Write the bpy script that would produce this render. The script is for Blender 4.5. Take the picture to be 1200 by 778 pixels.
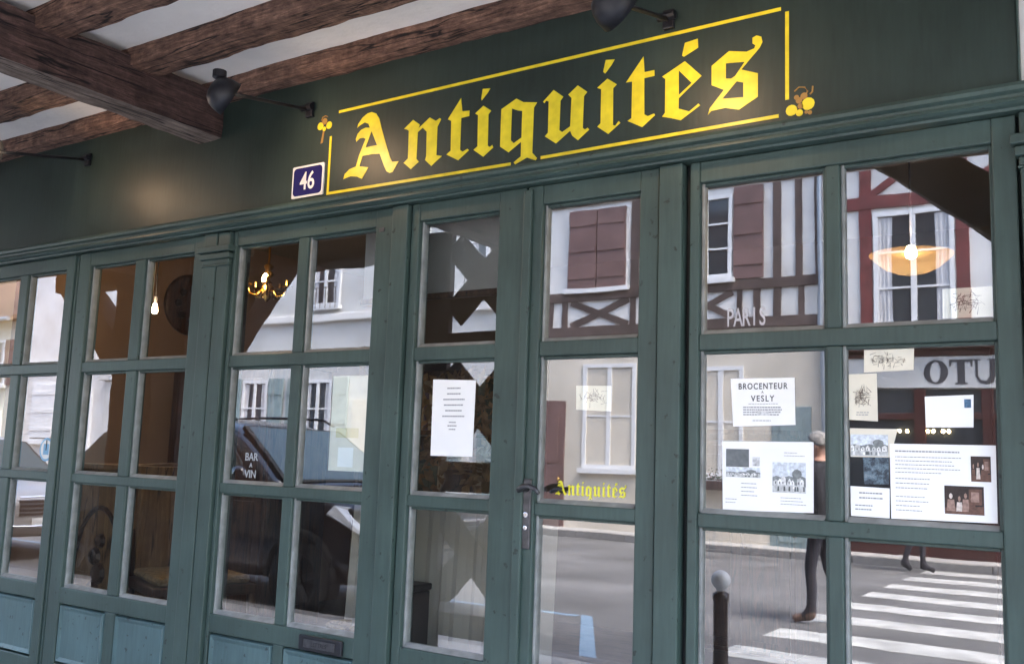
import bpy, bmesh, math, random
from mathutils import Vector, Matrix, noise
R = math.radians
random.seed(7)
for o in list(bpy.data.objects):
    bpy.data.objects.remove(o)
S = bpy.context.scene
COL = S.collection

# ------------------------------------------------------------------ camera, sky, sun, exposure
cam = bpy.data.cameras.new('Camera')
camo = bpy.data.objects.new('Camera', cam)
COL.objects.link(camo)
cam.sensor_width = 36.0
cam.lens = 33.84
cam.clip_start = 0.05
cam.clip_end = 600.0
YAW, PITCH, ROLL = R(33.66), R(7.58), R(2.017)
_f = Vector((-math.sin(YAW) * math.cos(PITCH), math.cos(YAW) * math.cos(PITCH), math.sin(PITCH)))
_r = Vector((math.cos(YAW), math.sin(YAW), 0))
_u = _r.cross(_f)
_r2 = math.cos(ROLL) * _r + math.sin(ROLL) * _u
_u2 = -math.sin(ROLL) * _r + math.cos(ROLL) * _u
_m = Matrix((_r2, _u2, -_f)).transposed().to_4x4()
_m.translation = Vector((0.0, -2.6, 1.40))
camo.matrix_world = _m
S.camera = camo

SUN_EL, SUN_AZ = R(58), R(72)          # high sun down the street, a little behind the shop's own roof
world = bpy.data.worlds.new('World')
S.world = world
world.use_nodes = True
wn = world.node_tree.nodes
wl = world.node_tree.links
sky = wn.new('ShaderNodeTexSky')
sky.sky_type = 'NISHITA'
sky.sun_disc = False
sky.sun_elevation = SUN_EL
sky.sun_rotation = SUN_AZ
sky.air_density = 1.0
sky.dust_density = 3.0
sky.ozone_density = 1.0
wl.new(sky.outputs[0], wn['Background'].inputs[0])
wn['Background'].inputs[1].default_value = 0.15
sun = bpy.data.lights.new('Sun', 'SUN')
sun.energy = 0.8
sun.angle = R(22)
sun.color = (1.0, 0.95, 0.87)
suno = bpy.data.objects.new('Sun', sun)
COL.objects.link(suno)
_sd = Vector((math.sin(SUN_AZ) * math.cos(SUN_EL), math.cos(SUN_AZ) * math.cos(SUN_EL), math.sin(SUN_EL)))
suno.rotation_euler = _sd.to_track_quat('Z', 'Y').to_euler()
S.view_settings.view_transform = 'Standard'
S.view_settings.look = 'None'
S.view_settings.exposure = 3.75
S.view_settings.gamma = 1.0
S.view_settings.use_curve_mapping = False
S.render.engine = 'CYCLES'
S.cycles.max_bounces = 10
S.cycles.transparent_max_bounces = 16

# ------------------------------------------------------------------ materials
MATS = {}
def newmat(name):
    m = bpy.data.materials.new(name)
    m.use_nodes = True
    MATS[name] = m
    return m, m.node_tree.nodes, m.node_tree.links, m.node_tree.nodes['Principled BSDF']

def plain(name, col, rough=0.6, metal=0.0, spec=0.5, var=0.0, scale=6.0, bump=0.0, bscale=40.0, stretch=None, detail=4.0):
    m, n, l, b = newmat(name)
    b.inputs['Base Color'].default_value = (*col, 1)
    b.inputs['Roughness'].default_value = rough
    b.inputs['Metallic'].default_value = metal
    b.inputs['Specular IOR Level'].default_value = spec
    if var or bump:
        tc = n.new('ShaderNodeTexCoord')
        mp = n.new('ShaderNodeMapping')
        if stretch:
            mp.inputs['Scale'].default_value = stretch
        l.new(tc.outputs['Object'], mp.inputs[0])
    if var:
        t = n.new('ShaderNodeTexNoise')
        t.inputs['Scale'].default_value = scale
        t.inputs['Detail'].default_value = detail
        l.new(mp.outputs[0], t.inputs[0])
        r = n.new('ShaderNodeValToRGB')
        r.color_ramp.elements[0].position = 0.3
        r.color_ramp.elements[1].position = 0.72
        r.color_ramp.elements[0].color = (*[c * (1 - var) for c in col], 1)
        r.color_ramp.elements[1].color = (*[min(1, c * (1 + var)) for c in col], 1)
        l.new(t.outputs['Fac'], r.inputs[0])
        l.new(r.outputs[0], b.inputs['Base Color'])
    if bump:
        t2 = n.new('ShaderNodeTexNoise')
        t2.inputs['Scale'].default_value = bscale
        t2.inputs['Detail'].default_value = 5
        l.new(mp.outputs[0], t2.inputs[0])
        bp = n.new('ShaderNodeBump')
        bp.inputs['Strength'].default_value = bump
        bp.inputs['Distance'].default_value = 0.02
        l.new(t2.outputs['Fac'], bp.inputs['Height'])
        l.new(bp.outputs[0], b.inputs['Normal'])
    return m

def emit(name, col, strength):
    m, n, l, b = newmat(name)
    b.inputs['Base Color'].default_value = (*col, 1)
    b.inputs['Emission Color'].default_value = (*col, 1)
    b.inputs['Emission Strength'].default_value = strength
    return m

def paint_mat(name, col, gloss=0.34, chip=0.675):
    """brush-painted joinery: faint vertical brush marks, grime, small dark chips"""
    m, n, l, b = newmat(name)
    b.inputs['Specular IOR Level'].default_value = 0.4
    tc = n.new('ShaderNodeTexCoord')
    mp = n.new('ShaderNodeMapping')
    mp.inputs['Scale'].default_value = (30, 30, 3)
    l.new(tc.outputs['Object'], mp.inputs[0])
    br = n.new('ShaderNodeTexNoise'); br.inputs['Scale'].default_value = 3.0; br.inputs['Detail'].default_value = 6
    l.new(mp.outputs[0], br.inputs[0])
    bl = n.new('ShaderNodeTexNoise'); bl.inputs['Scale'].default_value = 3.2; bl.inputs['Detail'].default_value = 5
    l.new(tc.outputs['Object'], bl.inputs[0])
    r = n.new('ShaderNodeValToRGB')
    r.color_ramp.elements[0].position = 0.30; r.color_ramp.elements[1].position = 0.75
    r.color_ramp.elements[0].color = (*[c * 0.66 for c in col], 1)
    r.color_ramp.elements[1].color = (*[c * 1.32 for c in col], 1)
    mx = n.new('ShaderNodeMix'); mx.data_type = 'FLOAT'; mx.inputs[0].default_value = 0.68
    l.new(br.outputs['Fac'], mx.inputs[2]); l.new(bl.outputs['Fac'], mx.inputs[3])
    l.new(mx.outputs[0], r.inputs[0])
    ch = n.new('ShaderNodeTexNoise'); ch.inputs['Scale'].default_value = 34; ch.inputs['Detail'].default_value = 3
    l.new(tc.outputs['Object'], ch.inputs[0])
    cr = n.new('ShaderNodeValToRGB')
    cr.color_ramp.elements[0].position = chip; cr.color_ramp.elements[1].position = chip + 0.045
    l.new(ch.outputs['Fac'], cr.inputs[0])
    m2 = n.new('ShaderNodeMix'); m2.data_type = 'RGBA'
    l.new(cr.outputs[0], m2.inputs[0]); l.new(r.outputs[0], m2.inputs[6])
    m2.inputs[7].default_value = (col[0] * 0.45, col[1] * 0.4, col[2] * 0.4, 1)
    l.new(m2.outputs[2], b.inputs['Base Color'])
    rr = n.new('ShaderNodeMapRange')
    rr.inputs['To Min'].default_value = gloss; rr.inputs['To Max'].default_value = gloss + 0.2
    l.new(bl.outputs['Fac'], rr.inputs[0]); l.new(rr.outputs[0], b.inputs['Roughness'])
    bp = n.new('ShaderNodeBump'); bp.inputs['Strength'].default_value = 0.13; bp.inputs['Distance'].default_value = 0.004
    l.new(br.outputs['Fac'], bp.inputs['Height']); l.new(bp.outputs[0], b.inputs['Normal'])
    return m

def wood_mat(name, dark, light, axis=0, scale=1.0, rough=0.8, bump=0.7):
    m, n, l, b = newmat(name)
    tc = n.new('ShaderNodeTexCoord')
    mp = n.new('ShaderNodeMapping')
    sc = [14.0 * scale] * 3
    sc[axis] = 1.3 * scale
    mp.inputs['Scale'].default_value = sc
    l.new(tc.outputs['Object'], mp.inputs[0])
    t = n.new('ShaderNodeTexNoise'); t.inputs['Scale'].default_value = 2.4; t.inputs['Detail'].default_value = 9; t.inputs['Roughness'].default_value = 0.68
    t.inputs['Distortion'].default_value = 0.9
    l.new(mp.outputs[0], t.inputs[0])
    t2 = n.new('ShaderNodeTexNoise'); t2.inputs['Scale'].default_value = 9.0 * scale; t2.inputs['Detail'].default_value = 9; t2.inputs['Roughness'].default_value = 0.7
    l.new(tc.outputs['Object'], t2.inputs[0])
    mx = n.new('ShaderNodeMix'); mx.data_type = 'FLOAT'; mx.inputs[0].default_value = 0.42
    l.new(t.outputs['Fac'], mx.inputs[2]); l.new(t2.outputs['Fac'], mx.inputs[3])
    r = n.new('ShaderNodeValToRGB')
    e = r.color_ramp.elements
    e[0].position = 0.36; e[0].color = (*dark, 1)
    e[1].position = 0.66; e[1].color = (*light, 1)
    mid = e.new(0.52); mid.color = (*[(a * 0.62 + c * 0.38) for a, c in zip(dark, light)], 1)
    l.new(mx.outputs[0], r.inputs[0])
    # long drying cracks
    mp2 = n.new('ShaderNodeMapping'); s2 = [11.0 * scale ** 0.5] * 3; s2[axis] = 0.9; mp2.inputs['Scale'].default_value = s2
    l.new(tc.outputs['Object'], mp2.inputs[0])
    t4 = n.new('ShaderNodeTexNoise'); t4.inputs['Scale'].default_value = 1.1; t4.inputs['Detail'].default_value = 3; t4.inputs['Distortion'].default_value = 0.4
    l.new(mp2.outputs[0], t4.inputs[0])
    q1 = n.new('ShaderNodeMath'); q1.operation = 'SUBTRACT'; q1.inputs[1].default_value = 0.5; l.new(t4.outputs['Fac'], q1.inputs[0])
    q2 = n.new('ShaderNodeMath'); q2.operation = 'ABSOLUTE'; l.new(q1.outputs[0], q2.inputs[0])
    q3 = n.new('ShaderNodeMapRange'); q3.inputs['From Min'].default_value = 0.004; q3.inputs['From Max'].default_value = 0.020
    l.new(q2.outputs[0], q3.inputs[0])
    cm = n.new('ShaderNodeMix'); cm.data_type = 'RGBA'
    l.new(q3.outputs[0], cm.inputs[0]); cm.inputs[6].default_value = (*[c * 0.35 for c in dark], 1); l.new(r.outputs[0], cm.inputs[7])
    l.new(cm.outputs[2], b.inputs['Base Color'])
    b.inputs['Roughness'].default_value = rough
    bp = n.new('ShaderNodeBump'); bp.inputs['Strength'].default_value = bump; bp.inputs['Distance'].default_value = 0.04
    l.new(mx.outputs[0], bp.inputs['Height']); l.new(bp.outputs[0], b.inputs['Normal'])
    return m

def glass_mat(name, base_refl, wav=0.02, tint=(0.93, 0.96, 0.95)):
    m, n, l, b = newmat(name)
    n.remove(b)
    out = n['Material Output']
    tr = n.new('ShaderNodeBsdfTransparent'); tr.inputs[0].default_value = (*tint, 1)
    gl = n.new('ShaderNodeBsdfGlossy'); gl.inputs['Roughness'].default_value = 0.0
    gl.inputs[0].default_value = (0.97, 0.98, 1.0, 1)
    fr = n.new('ShaderNodeFresnel'); fr.inputs[0].default_value = 1.5
    mr = n.new('ShaderNodeMapRange')
    mr.inputs['From Min'].default_value = 0.04; mr.inputs['From Max'].default_value = 0.5
    mr.inputs['To Min'].default_value = base_refl; mr.inputs['To Max'].default_value = 0.42
    l.new(fr.outputs[0], mr.inputs[0])
    tc = n.new('ShaderNodeTexCoord')
    t = n.new('ShaderNodeTexNoise'); t.inputs['Scale'].default_value = 5.0; t.inputs['Detail'].default_value = 1.5
    l.new(tc.outputs['Object'], t.inputs[0])
    bp = n.new('ShaderNodeBump'); bp.inputs['Strength'].default_value = wav; bp.inputs['Distance'].default_value = 0.05
    l.new(t.outputs['Fac'], bp.inputs['Height']); l.new(bp.outputs[0], gl.inputs['Normal'])
    mx = n.new('ShaderNodeMixShader')
    l.new(mr.outputs[0], mx.inputs[0]); l.new(tr.outputs[0], mx.inputs[1]); l.new(gl.outputs[0], mx.inputs[2])
    # a thin film of dust, its pale tone put in as haze on the glass
    df = n.new('ShaderNodeBsdfDiffuse'); df.inputs[0].default_value = (0.62, 0.60, 0.57, 1)
    t3 = n.new('ShaderNodeTexNoise'); t3.inputs['Scale'].default_value = 7.0; t3.inputs['Detail'].default_value = 6
    l.new(tc.outputs['Object'], t3.inputs[0])
    m3 = n.new('ShaderNodeMapRange'); m3.inputs['From Min'].default_value = 0.3; m3.inputs['From Max'].default_value = 0.8
    m3.inputs['To Min'].default_value = 0.004; m3.inputs['To Max'].default_value = 0.028
    l.new(t3.outputs['Fac'], m3.inputs[0])
    mz = n.new('ShaderNodeMixShader')
    l.new(m3.outputs[0], mz.inputs[0]); l.new(mx.outputs[0], mz.inputs[1]); l.new(df.outputs[0], mz.inputs[2])
    l.new(mz.outputs[0], out.inputs[0])
    return m

def tile_mat(name, c1, c2, sx=5.0, sz=9.0):
    m, n, l, b = newmat(name)
    tc = n.new('ShaderNodeTexCoord')
    mp = n.new('ShaderNodeMapping'); mp.inputs['Scale'].default_value = (sx, sz, sz)
    l.new(tc.outputs['Object'], mp.inputs[0])
    bk = n.new('ShaderNodeTexBrick')
    bk.inputs['Color1'].default_value = (*c1, 1); bk.inputs['Color2'].default_value = (*c2, 1)
    bk.inputs['Mortar'].default_value = (*[c * 0.35 for c in c1], 1)
    bk.inputs['Scale'].default_value = 1.0; bk.inputs['Mortar Size'].default_value = 0.05
    l.new(mp.outputs[0], bk.inputs[0]); l.new(bk.outputs[0], b.inputs['Base Color'])
    b.inputs['Roughness'].default_value = 0.85
    return m

def print_mat(name, cols, scale=40.0):
    """a small printed picture: blotchy tones"""
    m, n, l, b = newmat(name)
    tc = n.new('ShaderNodeTexCoord')
    t = n.new('ShaderNodeTexNoise'); t.inputs['Scale'].default_value = scale; t.inputs['Detail'].default_value = 5; t.inputs['Roughness'].default_value = 0.7
    l.new(tc.outputs['Object'], t.inputs[0])
    r = n.new('ShaderNodeValToRGB'); r.color_ramp.interpolation = 'EASE'
    e = r.color_ramp.elements
    e[0].position = 0.32; e[0].color = (*cols[0], 1)
    e[1].position = 0.70; e[1].color = (*cols[-1], 1)
    for i, c in enumerate(cols[1:-1]):
        q = e.new(0.32 + 0.38 * (i + 1) / (len(cols) - 1)); q.color = (*c, 1)
    l.new(t.outputs['Fac'], r.inputs[0]); l.new(r.outputs[0], b.inputs['Base Color'])
    b.inputs['Roughness'].default_value = 0.5
    return m

PAINT = paint_mat('paint_green', (0.047, 0.076, 0.066))
PANELP = paint_mat('paint_panel', (0.080, 0.136, 0.138), 0.34, 0.645)
FASCIA = paint_mat('paint_fascia', (0.026, 0.041, 0.034), 0.34, 0.80)
GAP = plain('rebate_shade', (0.012, 0.016, 0.016), 0.8)  # near-black colour paints the shade inside the joint gaps
BEAD = plain('putty_bead', (0.24, 0.25, 0.24), 0.6, var=0.25, scale=20)
GLASS = glass_mat('window_glass', 0.19, 0.0022)
m_, n_, l_, b_ = newmat('glass_clear')
n_.remove(b_)
_t = n_.new('ShaderNodeBsdfTransparent'); _t.inputs[0].default_value = (0.98, 0.99, 0.985, 1)
l_.new(_t.outputs[0], n_['Material Output'].inputs[0])
GCLEAR = m_
YEL = plain('sign_yellow', (0.80, 0.66, 0.03), 0.36, var=0.13, scale=26, detail=8)
GOLD = plain('sign_gold', (0.38, 0.21, 0.05), 0.45)
BEAMX = wood_mat('beam_wood', (0.040, 0.016, 0.011), (0.56, 0.31, 0.21), 0, 2.2, 0.85, 1.0)
BEAMY = wood_mat('crossbeam_wood', (0.030, 0.013, 0.011), (0.23, 0.125, 0.10), 1, 2.0, 0.85, 1.0)
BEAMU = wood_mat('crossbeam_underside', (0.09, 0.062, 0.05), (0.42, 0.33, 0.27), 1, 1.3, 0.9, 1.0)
BEAMZ = wood_mat('post_wood', (0.012, 0.007, 0.006), (0.055, 0.030, 0.022), 2)
CEIL = plain('ceiling_plaster', (0.87, 0.82, 0.76), 0.9, var=0.09, scale=3, bump=0.3, bscale=22)
IRON = plain('black_iron', (0.010, 0.010, 0.014), 0.45, var=0.3, scale=30)
ENAM_B = plain('enamel_blue', (0.020, 0.018, 0.11), 0.25)
ENAM_W = plain('enamel_white', (0.78, 0.78, 0.76), 0.3, var=0.06, scale=30)
PAPER = plain('paper_white', (0.88, 0.88, 0.86), 0.7, var=0.03, scale=8)
PAPERC = plain('paper_cream', (0.76, 0.71, 0.58), 0.7, var=0.06, scale=18)
INK = plain('ink', (0.06, 0.06, 0.065), 0.7)
INKG = plain('ink_grey', (0.30, 0.30, 0.31), 0.7)
PH_GREY = print_mat('photo_grey', [(0.12, 0.12, 0.125), (0.45, 0.46, 0.46), (0.70, 0.71, 0.71), (0.78, 0.78, 0.77)], 40)
PH_VILL = print_mat('photo_village', [(0.10, 0.11, 0.11), (0.42, 0.44, 0.44), (0.66, 0.69, 0.71), (0.58, 0.64, 0.70)], 28)
PH_BRWN = print_mat('photo_brown', [(0.02, 0.012, 0.01), (0.10, 0.045, 0.03), (0.16, 0.09, 0.06), (0.55, 0.45, 0.38)], 45)
PH_BLUE = print_mat('photo_blue', [(0.01, 0.012, 0.02), (0.04, 0.06, 0.08), (0.12, 0.18, 0.22), (0.3, 0.34, 0.36)], 60)
ENGR = print_mat('engraving', [(0.10, 0.09, 0.07), (0.45, 0.42, 0.33), (0.68, 0.64, 0.52), (0.76, 0.71, 0.58)], 150)
STAMP = plain('stamp_blue', (0.06, 0.14, 0.24), 0.6, var=0.4, scale=200)
STICK = plain('sticker_blue', (0.20, 0.42, 0.62), 0.5)
CHROME = plain('chrome', (0.75, 0.75, 0.75), 0.18, metal=1.0)
BRASS = plain('brass', (0.55, 0.34, 0.10), 0.25, metal=1.0)
DIM_METAL = plain('aged_metal', (0.10, 0.10, 0.105), 0.38, metal=0.8, var=0.3, scale=40)
# interior
IN_WALL = plain('inside_wall', (0.30, 0.20, 0.135), 0.9, var=0.10, scale=2.0)
IN_WALLG = plain('inside_wall_grey', (0.15, 0.135, 0.12), 0.9, var=0.06, scale=2.0)
IN_FLOOR = wood_mat('inside_floor_wood', (0.05, 0.028, 0.016), (0.13, 0.08, 0.045), 0, 0.6, 0.5, 0.1)
WALNUT = wood_mat('walnut', (0.022, 0.010, 0.006), (0.12, 0.055, 0.028), 2, 1.0, 0.4, 0.2)
OAK = wood_mat('oak', (0.14, 0.075, 0.03), (0.36, 0.22, 0.10), 2, 1.0, 0.45, 0.2)
STRAW = plain('straw', (0.30, 0.22, 0.11), 0.8, var=0.4, scale=40, bump=1.0, bscale=60)
BLACKBOX = plain('black_lacquer', (0.012, 0.010, 0.010), 0.35)
SHADE = None
# street
ASPH = plain('asphalt', (0.145, 0.142, 0.142), 0.9, var=0.34, scale=0.9, detail=11, bump=0.3, bscale=120)
PAVE = plain('pavement_stone', (0.46, 0.44, 0.41), 0.85, var=0.15, scale=2.0, bump=0.2, bscale=60)
KERB = plain('kerb_granite', (0.24, 0.23, 0.22), 0.8, var=0.2, scale=12)
ROADW = plain('road_white', (0.50, 0.50, 0.475), 0.7, var=0.30, scale=4, detail=8)
ROADB = plain('road_blue', (0.22, 0.32, 0.42), 0.7, var=0.12, scale=6)
PL_WHITE = plain('plaster_white', (0.76, 0.745, 0.71), 0.9, var=0.16, scale=1.3, detail=9, bump=0.15, bscale=30)
PL_GREY = plain('plaster_grey', (0.60, 0.60, 0.575), 0.9, var=0.16, scale=1.0, detail=9, bump=0.15, bscale=30)
PL_BEIGE = plain('plaster_beige', (0.66, 0.60, 0.50), 0.9, var=0.14, scale=1.0, detail=9, bump=0.15, bscale=30)
PL_CREAM = plain('plaster_cream', (0.62, 0.60, 0.50), 0.9, var=0.05, scale=0.8, bump=0.15, bscale=30)
T_RED = plain('timber_red', (0.165, 0.040, 0.038), 0.7, var=0.35, scale=5, detail=8)
T_BRN = plain('timber_brown', (0.095, 0.066, 0.058), 0.8, var=0.45, scale=4, detail=9)
SHUT = plain('shutter_brown', (0.175, 0.100, 0.090), 0.6, var=0.25, scale=3, detail=8)
SHUTG = plain('shutter_green_grey', (0.26, 0.33, 0.33), 0.6, var=0.10, scale=6)
SHOPRED = plain('shop_dark_red', (0.055, 0.014, 0.012), 0.45, var=0.2, scale=5)
WFRAME = plain('frame_white', (0.80, 0.80, 0.79), 0.5)
FARGLASS = plain('far_pane', (0.035, 0.042, 0.05), 0.06, spec=0.6)
CURT = plain('net_curtain', (0.55, 0.55, 0.56), 0.9, var=0.25, scale=3.0, stretch=(12, 12, 0.5))
TILES = tile_mat('roof_tiles', (0.20, 0.12, 0.085), (0.27, 0.17, 0.12))
SLATE = tile_mat('roof_slates', (0.075, 0.08, 0.09), (0.11, 0.115, 0.125))
PIPE = plain('zinc_pipe', (0.36, 0.40, 0.44), 0.4, metal=0.6)
CARBLK = plain('car_paint_black', (0.012, 0.013, 0.018), 0.12, spec=0.8)
CARSIL = plain('car_paint_silver', (0.48, 0.46, 0.44), 0.22, metal=0.35)
CARGL = plain('car_glass', (0.045, 0.065, 0.062), 0.05, spec=0.55)
RIMM = plain('rim_alloy', (0.10, 0.10, 0.10), 0.35, metal=0.9)
TYRE = plain('tyre_rubber', (0.016, 0.016, 0.016), 0.8)
HEADL = plain('headlight_lens', (0.60, 0.62, 0.65), 0.08, spec=0.9)
REDL = plain('tail_red', (0.30, 0.015, 0.015), 0.2)
SKIN = plain('skin', (0.50, 0.27, 0.19), 0.5)
HAIRW = plain('hair_white', (0.30, 0.285, 0.27), 0.8, var=0.3, scale=40)
HAIRB = plain('hair_brown', (0.06, 0.035, 0.02), 0.7)
CL_BLK = plain('cloth_black', (0.018, 0.018, 0.024), 0.85, var=0.2, scale=12)
CL_TRO = plain('cloth_trousers', (0.035, 0.032, 0.042), 0.85, var=0.2, scale=12)
SHOE = plain('leather_tan', (0.21, 0.13, 0.10), 0.5)
SHIRT = plain('shirt_white', (0.72, 0.72, 0.72), 0.8)
LEAFM = plain('leaf_green', (0.05, 0.10, 0.03), 0.6, var=0.4, scale=10)
FLOWR = plain('flower_pink', (0.45, 0.10, 0.12), 0.6)

# ------------------------------------------------------------------ mesh helpers
class MB:
    def __init__(s):
        s.v, s.f, s.m = [], [], []
    def add(s, vs, fs, mi=0):
        k = len(s.v)
        s.v += [tuple(v) for v in vs]
        s.f += [tuple(i + k for i in f) for f in fs]
        s.m += [mi] * len(fs)
        return s
    def box(s, x0, x1, y0, y1, z0, z1, mi=0):
        x0, x1 = min(x0, x1), max(x0, x1); y0, y1 = min(y0, y1), max(y0, y1); z0, z1 = min(z0, z1), max(z0, z1)
        vs = [(x0, y0, z0), (x1, y0, z0), (x1, y1, z0), (x0, y1, z0), (x0, y0, z1), (x1, y0, z1), (x1, y1, z1), (x0, y1, z1)]
        return s.add(vs, [(0, 3, 2, 1), (4, 5, 6, 7), (0, 1, 5, 4), (1, 2, 6, 5), (2, 3, 7, 6), (3, 0, 4, 7)], mi)
    def obox(s, c, ax, ay, az, mi=0):
        """oriented box: centre, three half-axis vectors"""
        c, ax, ay, az = Vector(c), Vector(ax), Vector(ay), Vector(az)
        vs = [c + sx * ax + sy * ay + sz * az for sz in (-1, 1) for sx, sy in ((-1, -1), (1, -1), (1, 1), (-1, 1))]
        return s.add(vs, [(0, 3, 2, 1), (4, 5, 6, 7), (0, 1, 5, 4), (1, 2, 6, 5), (2, 3, 7, 6), (3, 0, 4, 7)], mi)
    def tube(s, pts, rad, n=8, mi=0, cap=True):
        pts = [Vector(p) for p in pts]
        rads = rad if isinstance(rad, (list, tuple)) else [rad] * len(pts)
        k = len(s.v); vs = []
        for i, p in enumerate(pts):
            d = (pts[min(i + 1, len(pts) - 1)] - pts[max(i - 1, 0)]).normalized()
            a = d.orthogonal().normalized() if abs(d.z) > 0.9 else Vector((0, 0, 1)).cross(d).normalized()
            b = d.cross(a)
            for j in range(n):
                t = 2 * math.pi * j / n
                vs.append(p + rads[i] * (math.cos(t) * a + math.sin(t) * b))
        fs = []
        for i in range(len(pts) - 1):
            for j in range(n):
                fs.append((i * n + j, i * n + (j + 1) % n, (i + 1) * n + (j + 1) % n, (i + 1) * n + j))
        if cap:
            fs.append(tuple(range(n - 1, -1, -1))); fs.append(tuple((len(pts) - 1) * n + j for j in range(n)))
        return s.add(vs, fs, mi)
    def lathe(s, prof, o=(0, 0, 0), axis=(0, 0, 1), n=16, mi=0):
        """prof: (radius, height) list"""
        o = Vector(o); d = Vector(axis).normalized(); a = d.orthogonal().normalized(); b = d.cross(a)
        vs = []
        for r_, h in prof:
            for j in range(n):
                t = 2 * math.pi * j / n
                vs.append(o + h * d + r_ * (math.cos(t) * a + math.sin(t) * b))
        fs = []
        for i in range(len(prof) - 1):
            for j in range(n):
                fs.append((i * n + j, i * n + (j + 1) % n, (i + 1) * n + (j + 1) % n, (i + 1) * n + j))
        if prof[0][0] > 1e-5: fs.append(tuple(range(n - 1, -1, -1)))
        if prof[-1][0] > 1e-5: fs.append(tuple((len(prof) - 1) * n + j for j in range(n)))
        return s.add(vs, fs, mi)
    def prism_xz(s, poly, y0, y1, mi=0):
        """polygon in (x, z), front at y0 (towards -y), back at y1"""
        n = len(poly)
        vs = [(x, y0, z) for x, z in poly] + [(x, y1, z) for x, z in poly]
        fs = [tuple(range(n)), tuple(range(2 * n - 1, n - 1, -1))] + [(i, i + n, (i + 1) % n + n, (i + 1) % n) for i in range(n)]
        return s.add(vs, fs, mi)
    def prism_yz(s, poly, x0, x1, mi=0):
        n = len(poly)
        vs = [(x0, y, z) for y, z in poly] + [(x1, y, z) for y, z in poly]
        fs = [tuple(range(n)), tuple(range(2 * n - 1, n - 1, -1))] + [(i, i + n, (i + 1) % n + n, (i + 1) % n) for i in range(n)]
        return s.add(vs, fs, mi)
    def build(s, name, mat, parent=None, bevel=0.0, smooth=False, subsurf=0, fix=True):
        me = bpy.data.meshes.new(name)
        me.from_pydata(s.v, [], s.f)
        mats = mat if isinstance(mat, (list, tuple)) else [mat]
        for q in mats: me.materials.append(q)
        if len(mats) > 1:
            me.polygons.foreach_set('material_index', s.m)
        if fix:
            bm = bmesh.new(); bm.from_mesh(me)
            bmesh.ops.recalc_face_normals(bm, faces=bm.faces)
            bm.to_mesh(me); bm.free()
        if smooth:
            me.polygons.foreach_set('use_smooth', [True] * len(me.polygons))
        me.update()
        return link(name, me, parent, bevel, subsurf)

def link(name, me, parent=None, bevel=0.0, subsurf=0):
    o = bpy.data.objects.new(name, me)
    COL.objects.link(o)
    if parent is not None:
        o.parent = parent
        if parent.type == 'EMPTY':
            o.matrix_parent_inverse = Matrix.Translation(-parent.location)
    if bevel:
        b = o.modifiers.new('Bevel', 'BEVEL'); b.width = bevel; b.segments = 2; b.limit_method = 'ANGLE'; b.angle_limit = R(40)
    if subsurf:
        q = o.modifiers.new('Subdivision', 'SUBSURF'); q.levels = subsurf; q.render_levels = subsurf
    return o

def tag(o, label, cat, group=None):
    o['label'] = label; o['category'] = cat
    if group: o['group'] = group
    return o
def struct(o):
    o['kind'] = 'structure'
    return o
def thing(name, loc, label, cat, group=None):
    o = bpy.data.objects.new(name, None)
    o.empty_display_size = 0.1
    o.location = loc
    COL.objects.link(o)
    return tag(o, label, cat, group)
def copy_thing(root, loc, label=None):
    """copy a thing with its parts; parts were built in world space around the source's location"""
    c = root.copy(); COL.objects.link(c)
    c.location = loc
    if label: c['label'] = label
    for ch in root.children:
        k = ch.copy(); COL.objects.link(k); k.parent = c
        for g in ch.children:
            h = g.copy(); COL.objects.link(h); h.parent = k
    return c

def hewn(name, p0, p1, w, h, mat, parent, seed=0, amp=0.012, step=0.07, cross=5, under=None):
    """hand-hewn beam from p0 to p1 (centre of section), width w (sideways), height h (up), wavy arrises"""
    p0, p1 = Vector(p0), Vector(p1)
    d = (p1 - p0); L = d.length; d.normalize()
    up = Vector((0, 0, 1)) if abs(d.z) < 0.9 else Vector((0, 1, 0))
    sd = d.cross(up).normalized(); up = sd.cross(d).normalized()
    ring = []
    for k in range(cross): ring.append((-0.5 + k / cross, -0.5))
    for k in range(cross): ring.append((0.5, -0.5 + k / cross))
    for k in range(cross): ring.append((0.5 - k / cross, 0.5))
    for k in range(cross): ring.append((-0.5, 0.5 - k / cross))
    n = len(ring); m = max(2, int(L / step)); vs = []
    for i in range(m + 1):
        c = p0 + d * (L * i / m)
        for a, b in ring:
            corner = min(1.0, (abs(a) * abs(b)) * 4)
            q = c + sd * (a * w) + up * (b * h)
            nv = noise.noise_vector(Vector((q.x * 5 + seed * 3.7, q.y * 5, q.z * 5))) * amp + noise.noise_vector(Vector((q.x * 19 + seed, q.y * 19, q.z * 19))) * amp * 0.45
            pull = (noise.noise(Vector((i * 0.35 + seed * 9, a * 3, b * 3))) * 0.5 + 0.5) * amp * 0.9 * (corner ** 3)
            nrm = (sd * a + up * b)
            vs.append(q + nv - nrm * pull * 2)
    fs = []
    for i in range(m):
        for j in range(n):
            fs.append((i * n + j, i * n + (j + 1) % n, (i + 1) * n + (j + 1) % n, (i + 1) * n + j))
    fs.append(tuple(range(n - 1, -1, -1))); fs.append(tuple(m * n + j for j in range(n)))
    o = MB().add(vs, fs).build(name, mat, parent)
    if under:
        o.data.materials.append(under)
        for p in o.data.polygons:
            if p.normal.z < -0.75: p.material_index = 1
    return o

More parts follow.
